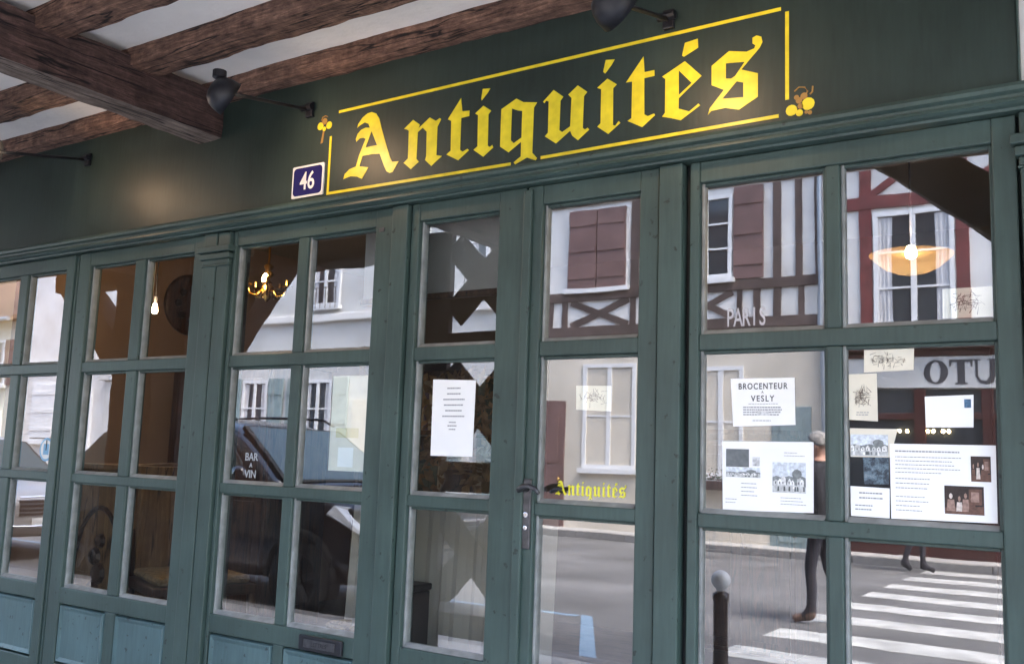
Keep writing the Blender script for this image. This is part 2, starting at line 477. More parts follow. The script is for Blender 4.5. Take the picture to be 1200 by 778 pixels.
def flat_letters(name, splines, y, thick, mat, parent=None, xf=None):
    """closed 2-D outlines (with holes) -> a thin solid standing in the XZ plane, front at y - thick"""
    cu = bpy.data.curves.new(name, 'CURVE')
    cu.dimensions = '2D'; cu.fill_mode = 'BOTH'; cu.extrude = thick / 2
    for po in splines:
        if xf: po = [xf(*p) for p in po]
        sp = cu.splines.new('POLY'); sp.points.add(len(po) - 1)
        for i, (x, z) in enumerate(po): sp.points[i].co = (x, z, 0, 1)
        sp.use_cyclic_u = True
    tmp = bpy.data.objects.new(name, cu); COL.objects.link(tmp)
    dg = bpy.context.evaluated_depsgraph_get()
    me = bpy.data.meshes.new_from_object(tmp.evaluated_get(dg))
    bpy.data.objects.remove(tmp); bpy.data.curves.remove(cu)
    me.transform(Matrix.Translation((0, y - thick / 2, 0)) @ Matrix.Rotation(R(90), 4, 'X'))
    me.materials.clear(); me.materials.append(mat); me.name = name
    return link(name, me, parent)

def text_mesh(name, body, x, y, z, size, mat, parent=None, align='CENTER', flip=False, sx=1.0, thick=0.0006, bold=0.0, track=1.0):
    """flat lettering standing in the XZ plane, facing -y (flip: facing +y)"""
    cu = bpy.data.curves.new(name, 'FONT')
    cu.body = body; cu.size = size; cu.align_x = align; cu.extrude = thick / 2; cu.offset = bold; cu.space_character = track
    tmp = bpy.data.objects.new(name, cu); COL.objects.link(tmp)
    dg = bpy.context.evaluated_depsgraph_get()
    me = bpy.data.meshes.new_from_object(tmp.evaluated_get(dg))
    bpy.data.objects.remove(tmp); bpy.data.curves.remove(cu)
    rot = Matrix.Rotation(R(90), 4, 'X')
    if flip: rot = Matrix.Rotation(R(180), 4, 'Z') @ rot
    me.transform(Matrix.Translation((x, y, z)) @ rot @ Matrix.Diagonal((sx, 1, 1, 1)))
    me.materials.clear(); me.materials.append(mat); me.name = name
    return link(name, me, parent)

# ------------------------------------------------------------------ ground, road, pavements
G = 1.40      # height of the eye over the pavement; facade heights below are written relative to it
struct(MB().box(-130, 110, -120, 60, -0.5, -0.02).build('ground', ASPH))
road = struct(MB().box(-120, 100, -13.35, -3.25, -0.018, 0.0).build('road', ASPH))
pav = struct(MB().box(-60, 40, -3.10, 0.9, -0.019, 0.12).build('pavement', PAVE))
pavf = struct(MB().box(-60, 40, -14.6, -13.5, -0.019, 0.12).build('far_pavement', PAVE))
def kerb_row(parent, y0, y1, z1, xa, xb, L, seed):
    rnd = random.Random(seed)
    me0 = None
    x = xa
    while x < xb:
        if me0 is None:
            o = MB().box(-L / 2 + 0.006, L / 2 - 0.006, y0, y1, -0.01, z1).build('kerb_stone', KERB, parent, bevel=0.015)
            me0 = o.data
        else:
            o = link('kerb_stone', me0, parent, bevel=0.015)
        o.location = (x + L / 2, rnd.uniform(-0.004, 0.004), rnd.uniform(-0.004, 0.003))
        x += L
kerb_row(pav, -3.25, -3.10, 0.124, -16, 6, 1.0, 1)
kerb_row(pavf, -13.5, -13.35, 0.124, -34, 8, 1.0, 2)
# pedestrian crossing and blue parking bay lines
for k in range(8):
    y = -4.62 - k * 1.14
    MB().box(-2.86, 0.35, y - 0.50, y, -0.001, 0.004).build('crossing_stripe', ROADW, road)
MB().box(-16.0, -4.45, -5.40, -5.32, -0.001, 0.0035).build('parking_line', ROADB, road)
MB().add([(-4.45, -5.42, 0.004), (-4.33, -5.42, 0.004), (-3.22, -3.45, 0.004), (-3.36, -3.45, 0.004),
          (-4.45, -5.42, -0.001), (-4.33, -5.42, -0.001), (-3.22, -3.45, -0.001), (-3.36, -3.45, -0.001)],
         [(0, 1, 2, 3), (7, 6, 5, 4), (0, 4, 5, 1), (1, 5, 6, 2), (2, 6, 7, 3), (3, 7, 4, 0)]).build('parking_line', ROADB, road)
MB().box(-10.25, -10.13, -5.29, -3.4, -0.001, 0.0035).build('parking_line', ROADB, road)

# ------------------------------------------------------------------ the shopfront
shop = thing('shopfront', (-2.7, 0, 0), 'dark green wooden antiques shopfront with yellow blackletter sign and small-paned windows', 'shopfront')
ROWS = [(0.385, 0.813), (-0.118, 0.320), (-0.617, -0.175)]
BD = 0.009

def sash(name, x0, x1, cols, seed, ztop=0.885, zbot=-1.265, yf=-0.035, panel_rows=((-0.95, -0.695), (-1.20, -1.02))):
    m = MB()
    a0, b0 = cols[0][0] - BD, cols[-1][1] + BD
    yb = 0.03
    m.box(x0, a0, yf, yb, zbot + G, ztop + G)
    m.box(b0, x1, yf, yb, zbot + G, ztop + G)
    rails = [(ROWS[0][1] + BD, ztop), (ROWS[1][1] + BD, ROWS[0][0] - BD), (ROWS[2][1] + BD, ROWS[1][0] - BD),
             (panel_rows[0][1], ROWS[2][0] - BD), (panel_rows[1][1], panel_rows[0][0]), (zbot, panel_rows[1][0])]
    for i, (z0, z1) in enumerate(rails):
        inner = i in (1, 2)
        m.box(a0, b0, yf + (0.004 if inner else 0.002), yb - 0.002, z0 + G, z1 + G)
    mids = [(cols[i][1] + BD, cols[i + 1][0] - BD) for i in range(len(cols) - 1)]
    for xa, xb in mids:
        for z0, z1 in list(ROWS):
            m.box(xa, xb, yf + 0.006, yb - 0.004, z0 - BD + G, z1 + BD + G)
        for z0, z1 in panel_rows:
            m.box(xa, xb, yf + 0.006, yb - 0.004, z0 + G, z1 + G)
    fr = m.build(name, PAINT, shop, bevel=0.004)
    bd = MB(); bp = MB(); rnd = random.Random(seed)
    for xa, xb in cols:
        for z0, z1 in ROWS:
            bd.box(xa - BD, xa, -0.017, 0.012, z0 - BD + G, z1 + BD + G)
            bp.box(xb, xb + BD, -0.017, 0.012, z0 - BD + G, z1 + BD + G)
            bp.box(xa, xb, -0.016, 0.011, z1 + G, z1 + BD + G)
            # sloping sill bead
            bd.prism_yz([(-0.026, z0 - BD + G), (-0.006, z0 + 0.004 + G), (0.011, z0 + 0.004 + G), (0.011, z0 - BD + G)], xa, xb)
            pm = MB().box(xa - 0.004, xb + 0.004, -0.004, 0.0, z0 - 0.004 + G, z1 + 0.004 + G)
            pm.m = [1, 1, 0, 1, 1, 1]          # reflecting street face; clear back and edges
            pane = pm.build('pane', [GLASS, GCLEAR], fr)
            ax = rnd.uniform(-0.0012, 0.0012); az = rnd.uniform(-0.0012, 0.0012)
            c = Vector(((xa + xb) / 2, 0, (z0 + z1) / 2 + G))
            pane.matrix_local = Matrix.Translation(c) @ Matrix.Rotation(ax, 4, 'X') @ Matrix.Rotation(az, 4, 'Z') @ Matrix.Translation(-c)
    bd.build('glazing_bead', BEAD, fr, bevel=0.002)
    bp.build('glazing_bead', PAINT, fr, bevel=0.002)
    for i, (xa, xb) in enumerate(cols):
        xa -= BD; xb += BD
        for z0, z1 in panel_rows:
            z0 += G; z1 += G
            t = 0.028; e = 0.002
            vs = [(xa + e, 0.0, z0 + e), (xb - e, 0.0, z0 + e), (xb - e, 0.0, z1 - e), (xa + e, 0.0, z1 - e),
                  (xa + t * 0.35, -0.034, z0 + t * 0.35), (xb - t * 0.35, -0.034, z0 + t * 0.35), (xb - t * 0.35, -0.034, z1 - t * 0.35), (xa + t * 0.35, -0.034, z1 - t * 0.35),
                  (xa + t, -0.026, z0 + t), (xb - t, -0.026, z0 + t), (xb - t, -0.026, z1 - t), (xa + t, -0.026, z1 - t)]
            fs = [(0, 1, 5, 4), (1, 2, 6, 5), (2, 3, 7, 6), (3, 0, 4, 7), (4, 5, 9, 8), (5, 6, 10, 9), (6, 7, 11, 10), (7, 4, 8, 11), (8, 9, 10, 11), (3, 2, 1, 0)]
            MB().add(vs, fs).build('panel', PANELP, fr, bevel=0.003)
    return fr

sash_u = sash('window_sash', -5.085, -4.192, [(-4.985, -4.668), (-4.579, -4.264)], 1)
sash_v = sash('window_sash', -4.152, -3.252, [(-4.058, -3.743), (-3.656, -3.337)], 2)
sash_w = sash('window_sash', -3.085, -2.236, [(-3.058, -2.725), (-2.655, -2.327)], 3)
leaf_l = sash('door_leaf', -2.150, -1.668, [(-2.106, -1.784)], 4)
leaf_r = sash('door_leaf', -1.662, -1.198, [(-1.597, -1.268)], 5)
sash_r = sash('window_sash', -1.098, -0.245, [(-1.059, -0.718), (-0.661, -0.309)], 6)

# rebates with painted shade behind the joints, posts, cover strips, pilasters
m = MB()
for xa, xb in ((-5.2, -5.075), (-4.20, -4.144), (-3.262, -3.076), (-2.245, -2.142), (-1.673, -1.657), (-1.206, -1.09), (-0.253, 0.10)):
    m.box(xa, xb, -0.008, 0.05, -1.265 + G, 0.885 + G)
m.build('rebate', GAP, shop)
def post(xa, xb, y0=-0.052, z1=0.884):
    return MB().box(xa, xb, y0, -0.009, -1.275 + G, z1 + G).build('post', PAINT, shop, bevel=0.004)
post(-2.228, -2.156)
post(-1.190, -1.116)
post(-4.186, -4.170, -0.028)
post(-5.19, -5.092)
MB().box(-1.672, -1.640, -0.050, -0.0345, -1.25 + G, 0.872 + G).build('cover_strip', PAINT, shop, bevel=0.005)

def pilaster(xa, xb):
    m = MB()
    mid = xa + (xb - xa) * 0.52
    m.box(xa, mid - 0.003, -0.052, -0.009, -1.275 + G, 0.884 + G)
    m.box(mid + 0.003, xb, -0.050, -0.009, -1.275 + G, 0.883 + G)
    p = m.build('pilaster', PAINT, shop, bevel=0.004)
    c = MB()
    for z0, z1, e in ((0.800, 0.826, 0.020), (0.772, 0.796, 0.011), (0.742, 0.750, 0.006)):
        c.box(xa - e, xb + e, -0.052 - e, -0.010, z0 + G, z1 + G)
    c.box(xa - 0.003, xb + 0.003, -0.0545, -0.0105, 0.7502 + G, 0.7718 + G)
    c.build('capital', PAINT, p, bevel=0.005)
    b = MB().box(xa - 0.012, xb + 0.012, -0.066, -0.0095, -1.279 + G, -1.10 + G).build('pilaster_base', PAINT, p, bevel=0.006)
pilaster(-3.246, -3.090)
pilaster(-0.236, -0.070)

# cornice moulding and fascia
prof = [(-0.048, 0.958), (-0.066, 0.957), (-0.070, 0.950), (-0.088, 0.947), (-0.094, 0.938), (-0.092, 0.928), (-0.080, 0.922), (-0.078, 0.915),
        (-0.088, 0.910), (-0.090, 0.902), (-0.080, 0.896), (-0.066, 0.893), (-0.064, 0.8865), (0.02, 0.8865), (0.02, 0.958)]
MB().prism_yz([(y, z + G) for y, z in prof], -5.6, 0.3).build('cornice', PAINT, shop)
fascia = MB().box(-5.6, -0.232, -0.05, 0.02, 0.9585 + G, 1.455 + G).build('fascia', FASCIA, shop, bevel=0.003)
MB().box(-0.229, 0.3, -0.03, 0.02, 0.9585 + G, 1.455 + G).build('end_wall', PL_WHITE, shop)
MB().box(-0.232, -0.2285, -0.058, -0.0305, 0.960 + G, 1.452 + G).build('edge_strip', PAINT, shop)
MB().box(-5.6, 0.3, -0.04, 0.04, 0.12, 0.134).build('plinth', KERB, shop, bevel=0.006)
# wall beyond the shopfront at both ends and the storey that overhangs the pavement
MB().box(-16, -5.2, -0.03, 0.25, 0.0, 2.34).build('side_wall', PL_BEIGE, shop)
MB().box(-16, -5.602, -0.032, 0.25, 2.342, 2.855).build('side_wall', PL_BEIGE, shop)
MB().box(0.102, 8, -0.028, 0.25, 0.0, 2.284).build('side_wall', PL_WHITE, shop)
MB().box(0.302, 8, -0.028, 0.25, 2.286, 2.855).build('side_wall', PL_WHITE, shop)
MB().box(-16, 8, -2.32, 5.5, 3.10, 7.6).build('upper_storey', PL_BEIGE, shop)
MB().prism_yz([(-2.75, 7.55), (1.6, 10.6), (5.9, 7.55)], -16.2, 8.2).build('roof', TILES, shop)

# added unseen houses on the shop's side, blocking sky light from the walls opposite
for name, label, xa, xb, hh, rr, wm in (('added_house', 'unseen beige house added left of the shop to dim the street', -30.0, -16.25, 7.2, 10.4, PL_BEIGE),
                                        ('added_house', 'unseen grey house added beyond the beige one to dim the street', -44.0, -30.05, 7.8, 11.0, PL_GREY),
                                        ('added_house', 'unseen white house added right of the shop to dim the street', 8.25, 22.0, 7.5, 10.6, PL_WHITE)):
    nb = thing(name, ((xa + xb) / 2, 0.3, 0.12), label, 'house', 'added houses on the shop side')
    MB().box(xa, xb, -0.4, 8.0, 0.0, hh).build('wall', wm, nb)
    MB().prism_yz([(-0.8, hh - 0.05), (-0.8, hh + 0.08), (3.8, rr + 0.12), (8.4, hh + 0.08), (8.4, hh - 0.05), (3.8, rr)], xa - 0.02, xb + 0.02).build('roof', TILES, nb)
    xx = xa + 1.6
    while xx < xb - 1.2:
        for zz in (1.1, 4.4):
            w_ = MB().box(xx - 0.55, xx + 0.55, -0.46, -0.401, zz, zz + 1.7).build('window', WFRAME, nb)
            for k in (0, 1):
                MB().box(xx - 0.47 + 0.50 * k, xx - 0.03 + 0.50 * k, -0.466, -0.461, zz + 0.08, zz + 1.62).build('pane', FARGLASS, w_)
        xx += 2.9

LETTERS = [
[[(-2.4788,1.018),(-2.473,1.0365),(-2.4491,1.0524),(-2.4188,1.058),(-2.4062,1.0982),(-2.3775,1.1578),(-2.3899,1.1642),(-2.4076,1.1643),(-2.4232,1.1541),(-2.4269,1.1646),(-2.4197,1.1828),(-2.4029,1.1966),(-2.3807,1.2011),(-2.3594,1.1976),(-2.3676,1.2143),(-2.3872,1.2226),(-2.4079,1.2156),(-2.423,1.2082),(-2.419,1.2213),(-2.3993,1.2428),(-2.3755,1.2552),(-2.3545,1.2571),(-2.333,1.2478),(-2.3162,1.2258),(-2.3008,1.1824),(-2.2785,1.1275),(-2.2543,1.0702),(-2.2429,1.051),(-2.212,1.0481),(-2.226,1.0289),(-2.2383,1.0121),(-2.2516,1.0102),(-2.267,1.0187),(-2.2793,1.0391),(-2.3046,1.0901),(-2.3394,1.0937),(-2.3883,1.0945),(-2.401,1.0565),(-2.3568,1.0464),(-2.3694,1.0276),(-2.3853,1.0065),(-2.4109,1.0187),(-2.4433,1.0242)],[(-2.3507,1.1841),(-2.3194,1.1247),(-2.3416,1.1249),(-2.3751,1.1247)]],
[[(-2.1937,1.1658),(-2.1538,1.1925),(-2.1218,1.1696),(-2.1275,1.1564),(-2.0778,1.1884),(-2.0494,1.171),(-2.0328,1.1786),(-2.0262,1.1733),(-2.0412,1.1488),(-2.0403,1.0452),(-2.0161,1.0385),(-2.061,1.009),(-2.0905,1.035),(-2.0861,1.0479),(-2.0889,1.1379),(-2.108,1.1558),(-2.1293,1.1435),(-2.1297,1.0449),(-2.118,1.0328),(-2.1536,1.0107),(-2.1881,1.0383),(-2.1693,1.0524),(-2.1712,1.1546),(-2.1815,1.1616)]],
[[(-1.9426,1.2349),(-1.9352,1.1858),(-1.9046,1.183),(-1.9049,1.1637),(-1.9388,1.1624),(-1.9378,1.0486),(-1.9264,1.0403),(-1.9069,1.0474),(-1.8994,1.0417),(-1.9444,1.0126),(-1.9963,1.0406),(-1.9784,1.0522),(-1.9817,1.1595),(-1.9971,1.1672)]],
[[(-1.8521,1.2504),(-1.8206,1.2469),(-1.8305,1.2326),(-1.8544,1.2102),(-1.8565,1.2172)],[(-1.8463,1.19),(-1.8128,1.1664),(-1.824,1.1559),(-1.8218,1.0455),(-1.8128,1.0391),(-1.8032,1.0451),(-1.7992,1.0356),(-1.8389,1.0093),(-1.8807,1.0396),(-1.8645,1.0496),(-1.8675,1.1599),(-1.8798,1.1681)]],
[[(-1.7119,1.1905),(-1.6841,1.1731),(-1.6304,1.1624),(-1.6419,1.1469),(-1.6428,0.9936),(-1.6234,0.973),(-1.6291,0.9662),(-1.6627,0.9807),(-1.7082,0.9637),(-1.7142,0.9718),(-1.6868,0.9882),(-1.6877,1.0378),(-1.7366,1.0093),(-1.7714,1.0342),(-1.7714,1.1641)],[(-1.7287,1.159),(-1.7056,1.1485),(-1.6874,1.1433),(-1.6866,1.0522),(-1.7169,1.0375),(-1.7287,1.0492)]],
[[(-1.5678,1.1929),(-1.531,1.1634),(-1.5412,1.1519),(-1.5423,1.0542),(-1.5314,1.0453),(-1.5023,1.0595),(-1.5,1.1529),(-1.5125,1.1667),(-1.4781,1.1911),(-1.4431,1.1631),(-1.4546,1.1511),(-1.4563,1.0471),(-1.4478,1.0401),(-1.4387,1.0442),(-1.4324,1.0375),(-1.4727,1.009),(-1.494,1.0275),(-1.5019,1.0452),(-1.5536,1.011),(-1.5965,1.0416),(-1.585,1.0517),(-1.5855,1.1576),(-1.5965,1.162),(-1.6016,1.1542),(-1.6073,1.1601)]],
[[(-1.3793,1.2553),(-1.3481,1.2511),(-1.3587,1.2346),(-1.3807,1.211),(-1.3875,1.218)],[(-1.3717,1.1928),(-1.3387,1.1678),(-1.3509,1.1576),(-1.349,1.0382),(-1.3406,1.0345),(-1.3295,1.0477),(-1.3235,1.0408),(-1.3648,1.0119),(-1.4041,1.0419),(-1.3928,1.0511),(-1.3931,1.1619),(-1.4075,1.1693)]],
[[(-1.2484,1.2395),(-1.2441,1.1882),(-1.2117,1.1885),(-1.2104,1.1701),(-1.2447,1.1692),(-1.2426,1.0541),(-1.2305,1.0461),(-1.2103,1.0507),(-1.2065,1.0456),(-1.249,1.0147),(-1.2991,1.0426),(-1.2857,1.0493),(-1.2856,1.1667),(-1.3066,1.1676)]],
[[(-1.1126,1.2534),(-1.0718,1.2578),(-1.0702,1.2294),(-1.1153,1.2105),(-1.1213,1.2149)],[(-1.1854,1.162),(-1.1119,1.196),(-1.0586,1.14),(-1.1302,1.0844),(-1.1307,1.0522),(-1.0965,1.0374),(-1.0676,1.0563),(-1.0622,1.05),(-1.1234,1.0148),(-1.1578,1.0282),(-1.1834,1.0362),(-1.1743,1.0466),(-1.1745,1.1527)],[(-1.1313,1.1709),(-1.0898,1.1241),(-1.1303,1.0942)]],
[[(-1.0379,1.0169),(-1.0324,1.0355),(-0.9896,1.0835),(-1.0273,1.1048),(-1.0277,1.1637),(-0.9748,1.1982),(-0.9218,1.185),(-0.8991,1.1903),(-0.896,1.1989),(-0.9046,1.2063),(-0.9046,1.223),(-0.8924,1.2277),(-0.8789,1.221),(-0.8753,1.2045),(-0.8833,1.1892),(-0.9376,1.1346),(-0.8886,1.1137),(-0.8886,1.0439),(-0.944,1.0152),(-0.9855,1.0281),(-1.0276,1.0263)],[(-0.984,1.1627),(-0.9272,1.156),(-0.9559,1.1188),(-0.9674,1.1132),(-0.9837,1.1164)],[(-0.9512,1.1017),(-0.9315,1.0946),(-0.9314,1.0505),(-0.9941,1.0574)]]]

for i, polys in enumerate(LETTERS):
    flat_letters('letter', [[(x, z + G) for x, z in po] for po in polys], -0.0505, 0.0012, YEL, fascia)
def line(x0, z0, x1, z1, w=0.0105):
    d = Vector((x1 - x0, z1 - z0)); n = Vector((-d.y, d.x)).normalized() * w / 2
    MB().prism_xz([(x0 + n.x, z0 + n.y + G), (x1 + n.x, z1 + n.y + G), (x1 - n.x, z1 - n.y + G), (x0 - n.x, z0 - n.y + G)], -0.0516, -0.0502).build('border_line', YEL, fascia)
line(-2.522, 1.287, -0.822, 1.291)
line(-0.8045, 1.279, -0.805, 1.020)
line(-1.610, 0.972, -0.829, 0.977)
line(-2.5615, 0.9725, -1.726, 0.968)
line(-2.557, 1.197, -2.556, 0.978)
def disc(cx, cz, r, mat, par, y=-0.0502, n=12, squash=1.0):
    MB().prism_xz([(cx + r * math.cos(2 * math.pi * k / n), cz + G + r * squash * math.sin(2 * math.pi * k / n)) for k in range(n)], y - 0.0012, y).build('ornament', mat, par)
for cx, cz, r in ((-2.616, 1.246, 0.0155), (-2.570, 1.243, 0.0150)): disc(cx, cz, r, YEL, fascia)
disc(-2.594, 1.262, 0.013, GOLD, fascia, -0.0508); disc(-2.594, 1.232, 0.009, YEL, fascia, -0.0508)
MB().prism_xz([(-2.601, 1.226 + G), (-2.593, 1.226 + G), (-2.598, 1.178 + G), (-2.610, 1.176 + G)], -0.0512, -0.0500).build('ornament', GOLD, fascia)
for cx, cz, r, mt in ((-0.793, 0.987, 0.016, YEL), (-0.747, 0.998, 0.018, YEL), (-0.771, 0.976, 0.010, YEL), (-0.772, 1.012, 0.009, GOLD), (-0.758, 1.022, 0.010, GOLD),
                      (-0.779, 1.022, 0.007, GOLD), (-0.768, 0.995, 0.008, GOLD), (-0.742, 0.972, 0.006, GOLD), (-0.752, 0.975, 0.005, GOLD)):
    disc(cx, cz, r, mt, fascia)
m = MB()
m.tube([(-0.785, -0.0508, 1.040 + G), (-0.772, -0.0508, 1.050 + G), (-0.756, -0.0508, 1.047 + G), (-0.748, -0.0508, 1.034 + G), (-0.752, -0.0508, 1.026 + G)], 0.0022, 5)
m.tube([(-0.734, -0.0508, 1.046 + G), (-0.735, -0.0508, 1.030 + G), (-0.741, -0.0508, 1.024 + G)], 0.0026, 5)
m.build('ornament', GOLD, fascia)
m = MB()
m.tube([(-2.612, -0.0508, 1.268 + G), (-2.606, -0.0508, 1.280 + G), (-2.592, -0.0508, 1.284 + G), (-2.580, -0.0508, 1.278 + G)], 0.0022, 5)
m.build('ornament', GOLD, fascia)

# lever handle with long plate on the right-hand leaf
m = MB().box(-1.642, -1.612, -0.043, -0.0352, -0.27 + G, -0.055 + G)
m.build('lock_plate', DIM_METAL, leaf_r, bevel=0.004)
m = MB().tube([(-1.628, -0.040, -0.088 + G), (-1.628, -0.085, -0.088 + G)], 0.008, 10)
m.tube([(-1.632, -0.085, -0.090 + G), (-1.612, -0.089, -0.078 + G), (-1.590, -0.090, -0.076 + G), (-1.568, -0.088, -0.084 + G), (-1.556, -0.086, -0.098 + G)], [0.009, 0.009, 0.008, 0.008, 0.006], 10)
m.build('door_handle', DIM_METAL, leaf_r, smooth=True)
MB().tube([(-1.552, -0.020, -0.092 + G), (-1.540, -0.030, -0.088 + G), (-1.524, -0.034, -0.082 + G), (-1.508, -0.030, -0.080 + G)], [0.006, 0.008, 0.007, 0.004], 8).build('door_handle', IRON, leaf_r, smooth=True)
MB().lathe([(0.0085, 0), (0.0085, 0.004), (0.005, 0.005)], (-1.627, -0.043, -0.165 + G), (0, -1, 0), 12).build('keyhole', CHROME, leaf_r)
m = MB().lathe([(0.007, 0), (0.007, 0.004), (0.004, 0.005)], (-1.627, -0.043, -0.205 + G), (0, -1, 0), 12)
m.build('keyhole', CHROME, leaf_r)
# small yellow shop name lettered on the glass of the right-hand leaf
def xf(x, z):
    u = (x + 2.49) / 1.60; v = (z - 0.965) / 0.30
    return (-1.548 + 0.243 * u, G - 0.109 + 0.054 * v)
flat_letters('lettering', [po for polys in LETTERS for po in polys], -0.0046, 0.0006, plain('label_yellow', (0.80, 0.74, 0.04), 0.4), leaf_r, xf)
# brass-dark letter slot under the middle window
m = MB().box(-2.570, -2.362, -0.046, -0.0335, -0.692 + G, -0.640 + G)
ms = m.build('mail_slot', IRON, sash_w, bevel=0.004)
MB().box(-2.542, -2.392, -0.049, -0.0465, -0.680 + G, -0.652 + G).build('mail_flap', DIM_METAL, sash_w, bevel=0.002)
text_mesh('lettering', 'LETTRES', -2.467, -0.0491, -0.673 + G, 0.020, IRON, sash_w)
MB().box(-2.30, -2.275, -0.0375, -0.0348, 0.80 + G, 0.815 + G).build('hinge', DIM_METAL, sash_w)

# ------------------------------------------------------------------ overhang: plaster ceiling, joists, cross-beams, pier, brace, lattice
ceil = struct(MB().box(-16, 8, -2.30, 0.25, 1.512 + G, 1.70 + G - 0.005).build('ceiling', CEIL))
for k, (ya, yb) in enumerate(((-0.125, -0.003), (-0.505, -0.370), (-0.885, -0.755), (-1.27, -1.14), (-1.66, -1.53), (-2.05, -1.92))):
    zc = 1.49
    segs = ((-9.0, -3.30), (-3.22, 1.6)) if k == 0 else ((-9.0, 1.6),)
    hewn('joist', (-9.0, (ya + yb) / 2, zc + G), (1.6, (ya + yb) / 2, zc + G), yb - ya, 0.105, BEAMX, ceil, seed=k + 1, amp=0.0065, step=0.03, cross=7)
hewn('cross_beam', (-3.262, -2.28, 1.385 + G), (-3.262, -0.052, 1.385 + G), 0.150, 0.195, BEAMY, ceil, seed=21, amp=0.0055, step=0.022, cross=8, under=BEAMU)
hewn('cross_beam', (-6.35, -2.28, 1.385 + G), (-6.35, -0.052, 1.385 + G), 0.17, 0.19, BEAMY, ceil, seed=22, amp=0.010)
hewn('cross_beam', (0.45, -2.28, 1.385 + G), (0.45, -0.035, 1.385 + G), 0.17, 0.19, BEAMY, ceil, seed=23, amp=0.010)
hewn('edge_beam', (-12.0, -2.25, 1.61 + G), (6.0, -2.25, 1.61 + G), 0.17, 0.17, BEAMX, ceil, seed=25, amp=0.012, step=0.12)

pier = thing('timber_pier', (-6.3, -2.2, 0), 'broad dark timber pier with two curved braces reflected in the window beside the pilaster', 'pillar')
hewn('post', (-6.62, -2.2, 0.0), (-6.62, -2.2, 2.82), 0.34, 0.52, BEAMZ, pier, seed=31, amp=0.012)
hewn('post', (-6.08, -2.2, 0.0), (-6.08, -2.2, 2.82), 0.34, 0.54, BEAMZ, pier, seed=32, amp=0.012)
hewn('brace', (-6.80, -2.2, 1.95), (-7.75, -2.2, 2.80), 0.22, 0.26, BEAMZ, pier, seed=33, amp=0.012)
hewn('brace', (-5.92, -2.2, 2.02), (-5.25, -2.2, 2.80), 0.22, 0.26, BEAMZ, pier, seed=34, amp=0.012)
hewn('bolster', (-7.9, -2.2, 2.80), (-4.25, -2.2, 2.80), 0.24, 0.20, BEAMZ, pier, seed=35, amp=0.018)
tp = thing('timber_post', (0.20, -2.2, 0), 'square timber post whose dark brace crosses the upper right pane corner', 'post')
hewn('post', (0.22, -2.2, 0.0), (0.22, -2.2, 2.82), 0.24, 0.24, BEAMZ, tp, seed=41, amp=0.012)
hewn('brace', (0.14, -2.2, 2.05), (-1.02, -2.2, 3.00), 0.16, 0.24, BEAMZ, tp, seed=42, amp=0.010)

lat = thing('lattice_screen', (-3.6, -2.2, 0), 'cross-braced dark board screen reflected in the left door leaf as bright triangles', 'screen')
MB().box(-4.22, -3.665, -2.225, -2.175, 0.0, 2.84).build('board', BEAMZ, lat, bevel=0.006)
MB().box(-3.165, -2.98, -2.225, -2.175, 0.0, 2.84).build('board', BEAMZ, lat, bevel=0.006)
for z, e in ((2.12, 0.06), (1.29, 0.09), (0.42, 0.07)):
    MB().box(-3.662, -3.168, -2.222, -2.178, z - e, z + e).build('rail', BEAMZ, lat, bevel=0.005)
def bar_xz(x0, z0, x1, z1, w, y0, y1):
    d = Vector((x1 - x0, z1 - z0)); n = Vector((-d.y, d.x)).normalized() * w / 2
    return MB().prism_xz([(x0 + n.x, z0 + n.y), (x1 + n.x, z1 + n.y), (x1 - n.x, z1 - n.y), (x0 - n.x, z0 - n.y)], y0, y1)
for zc in (2.52, 1.72, 0.84):
    bar_xz(-3.65, zc - 0.23, -3.19, zc + 0.23, 0.175, -2.219, -2.201).build('slat', BEAMZ, lat)
    bar_xz(-3.65, zc + 0.23, -3.19, zc - 0.23, 0.175, -2.199, -2.181).build('slat', BEAMZ, lat)

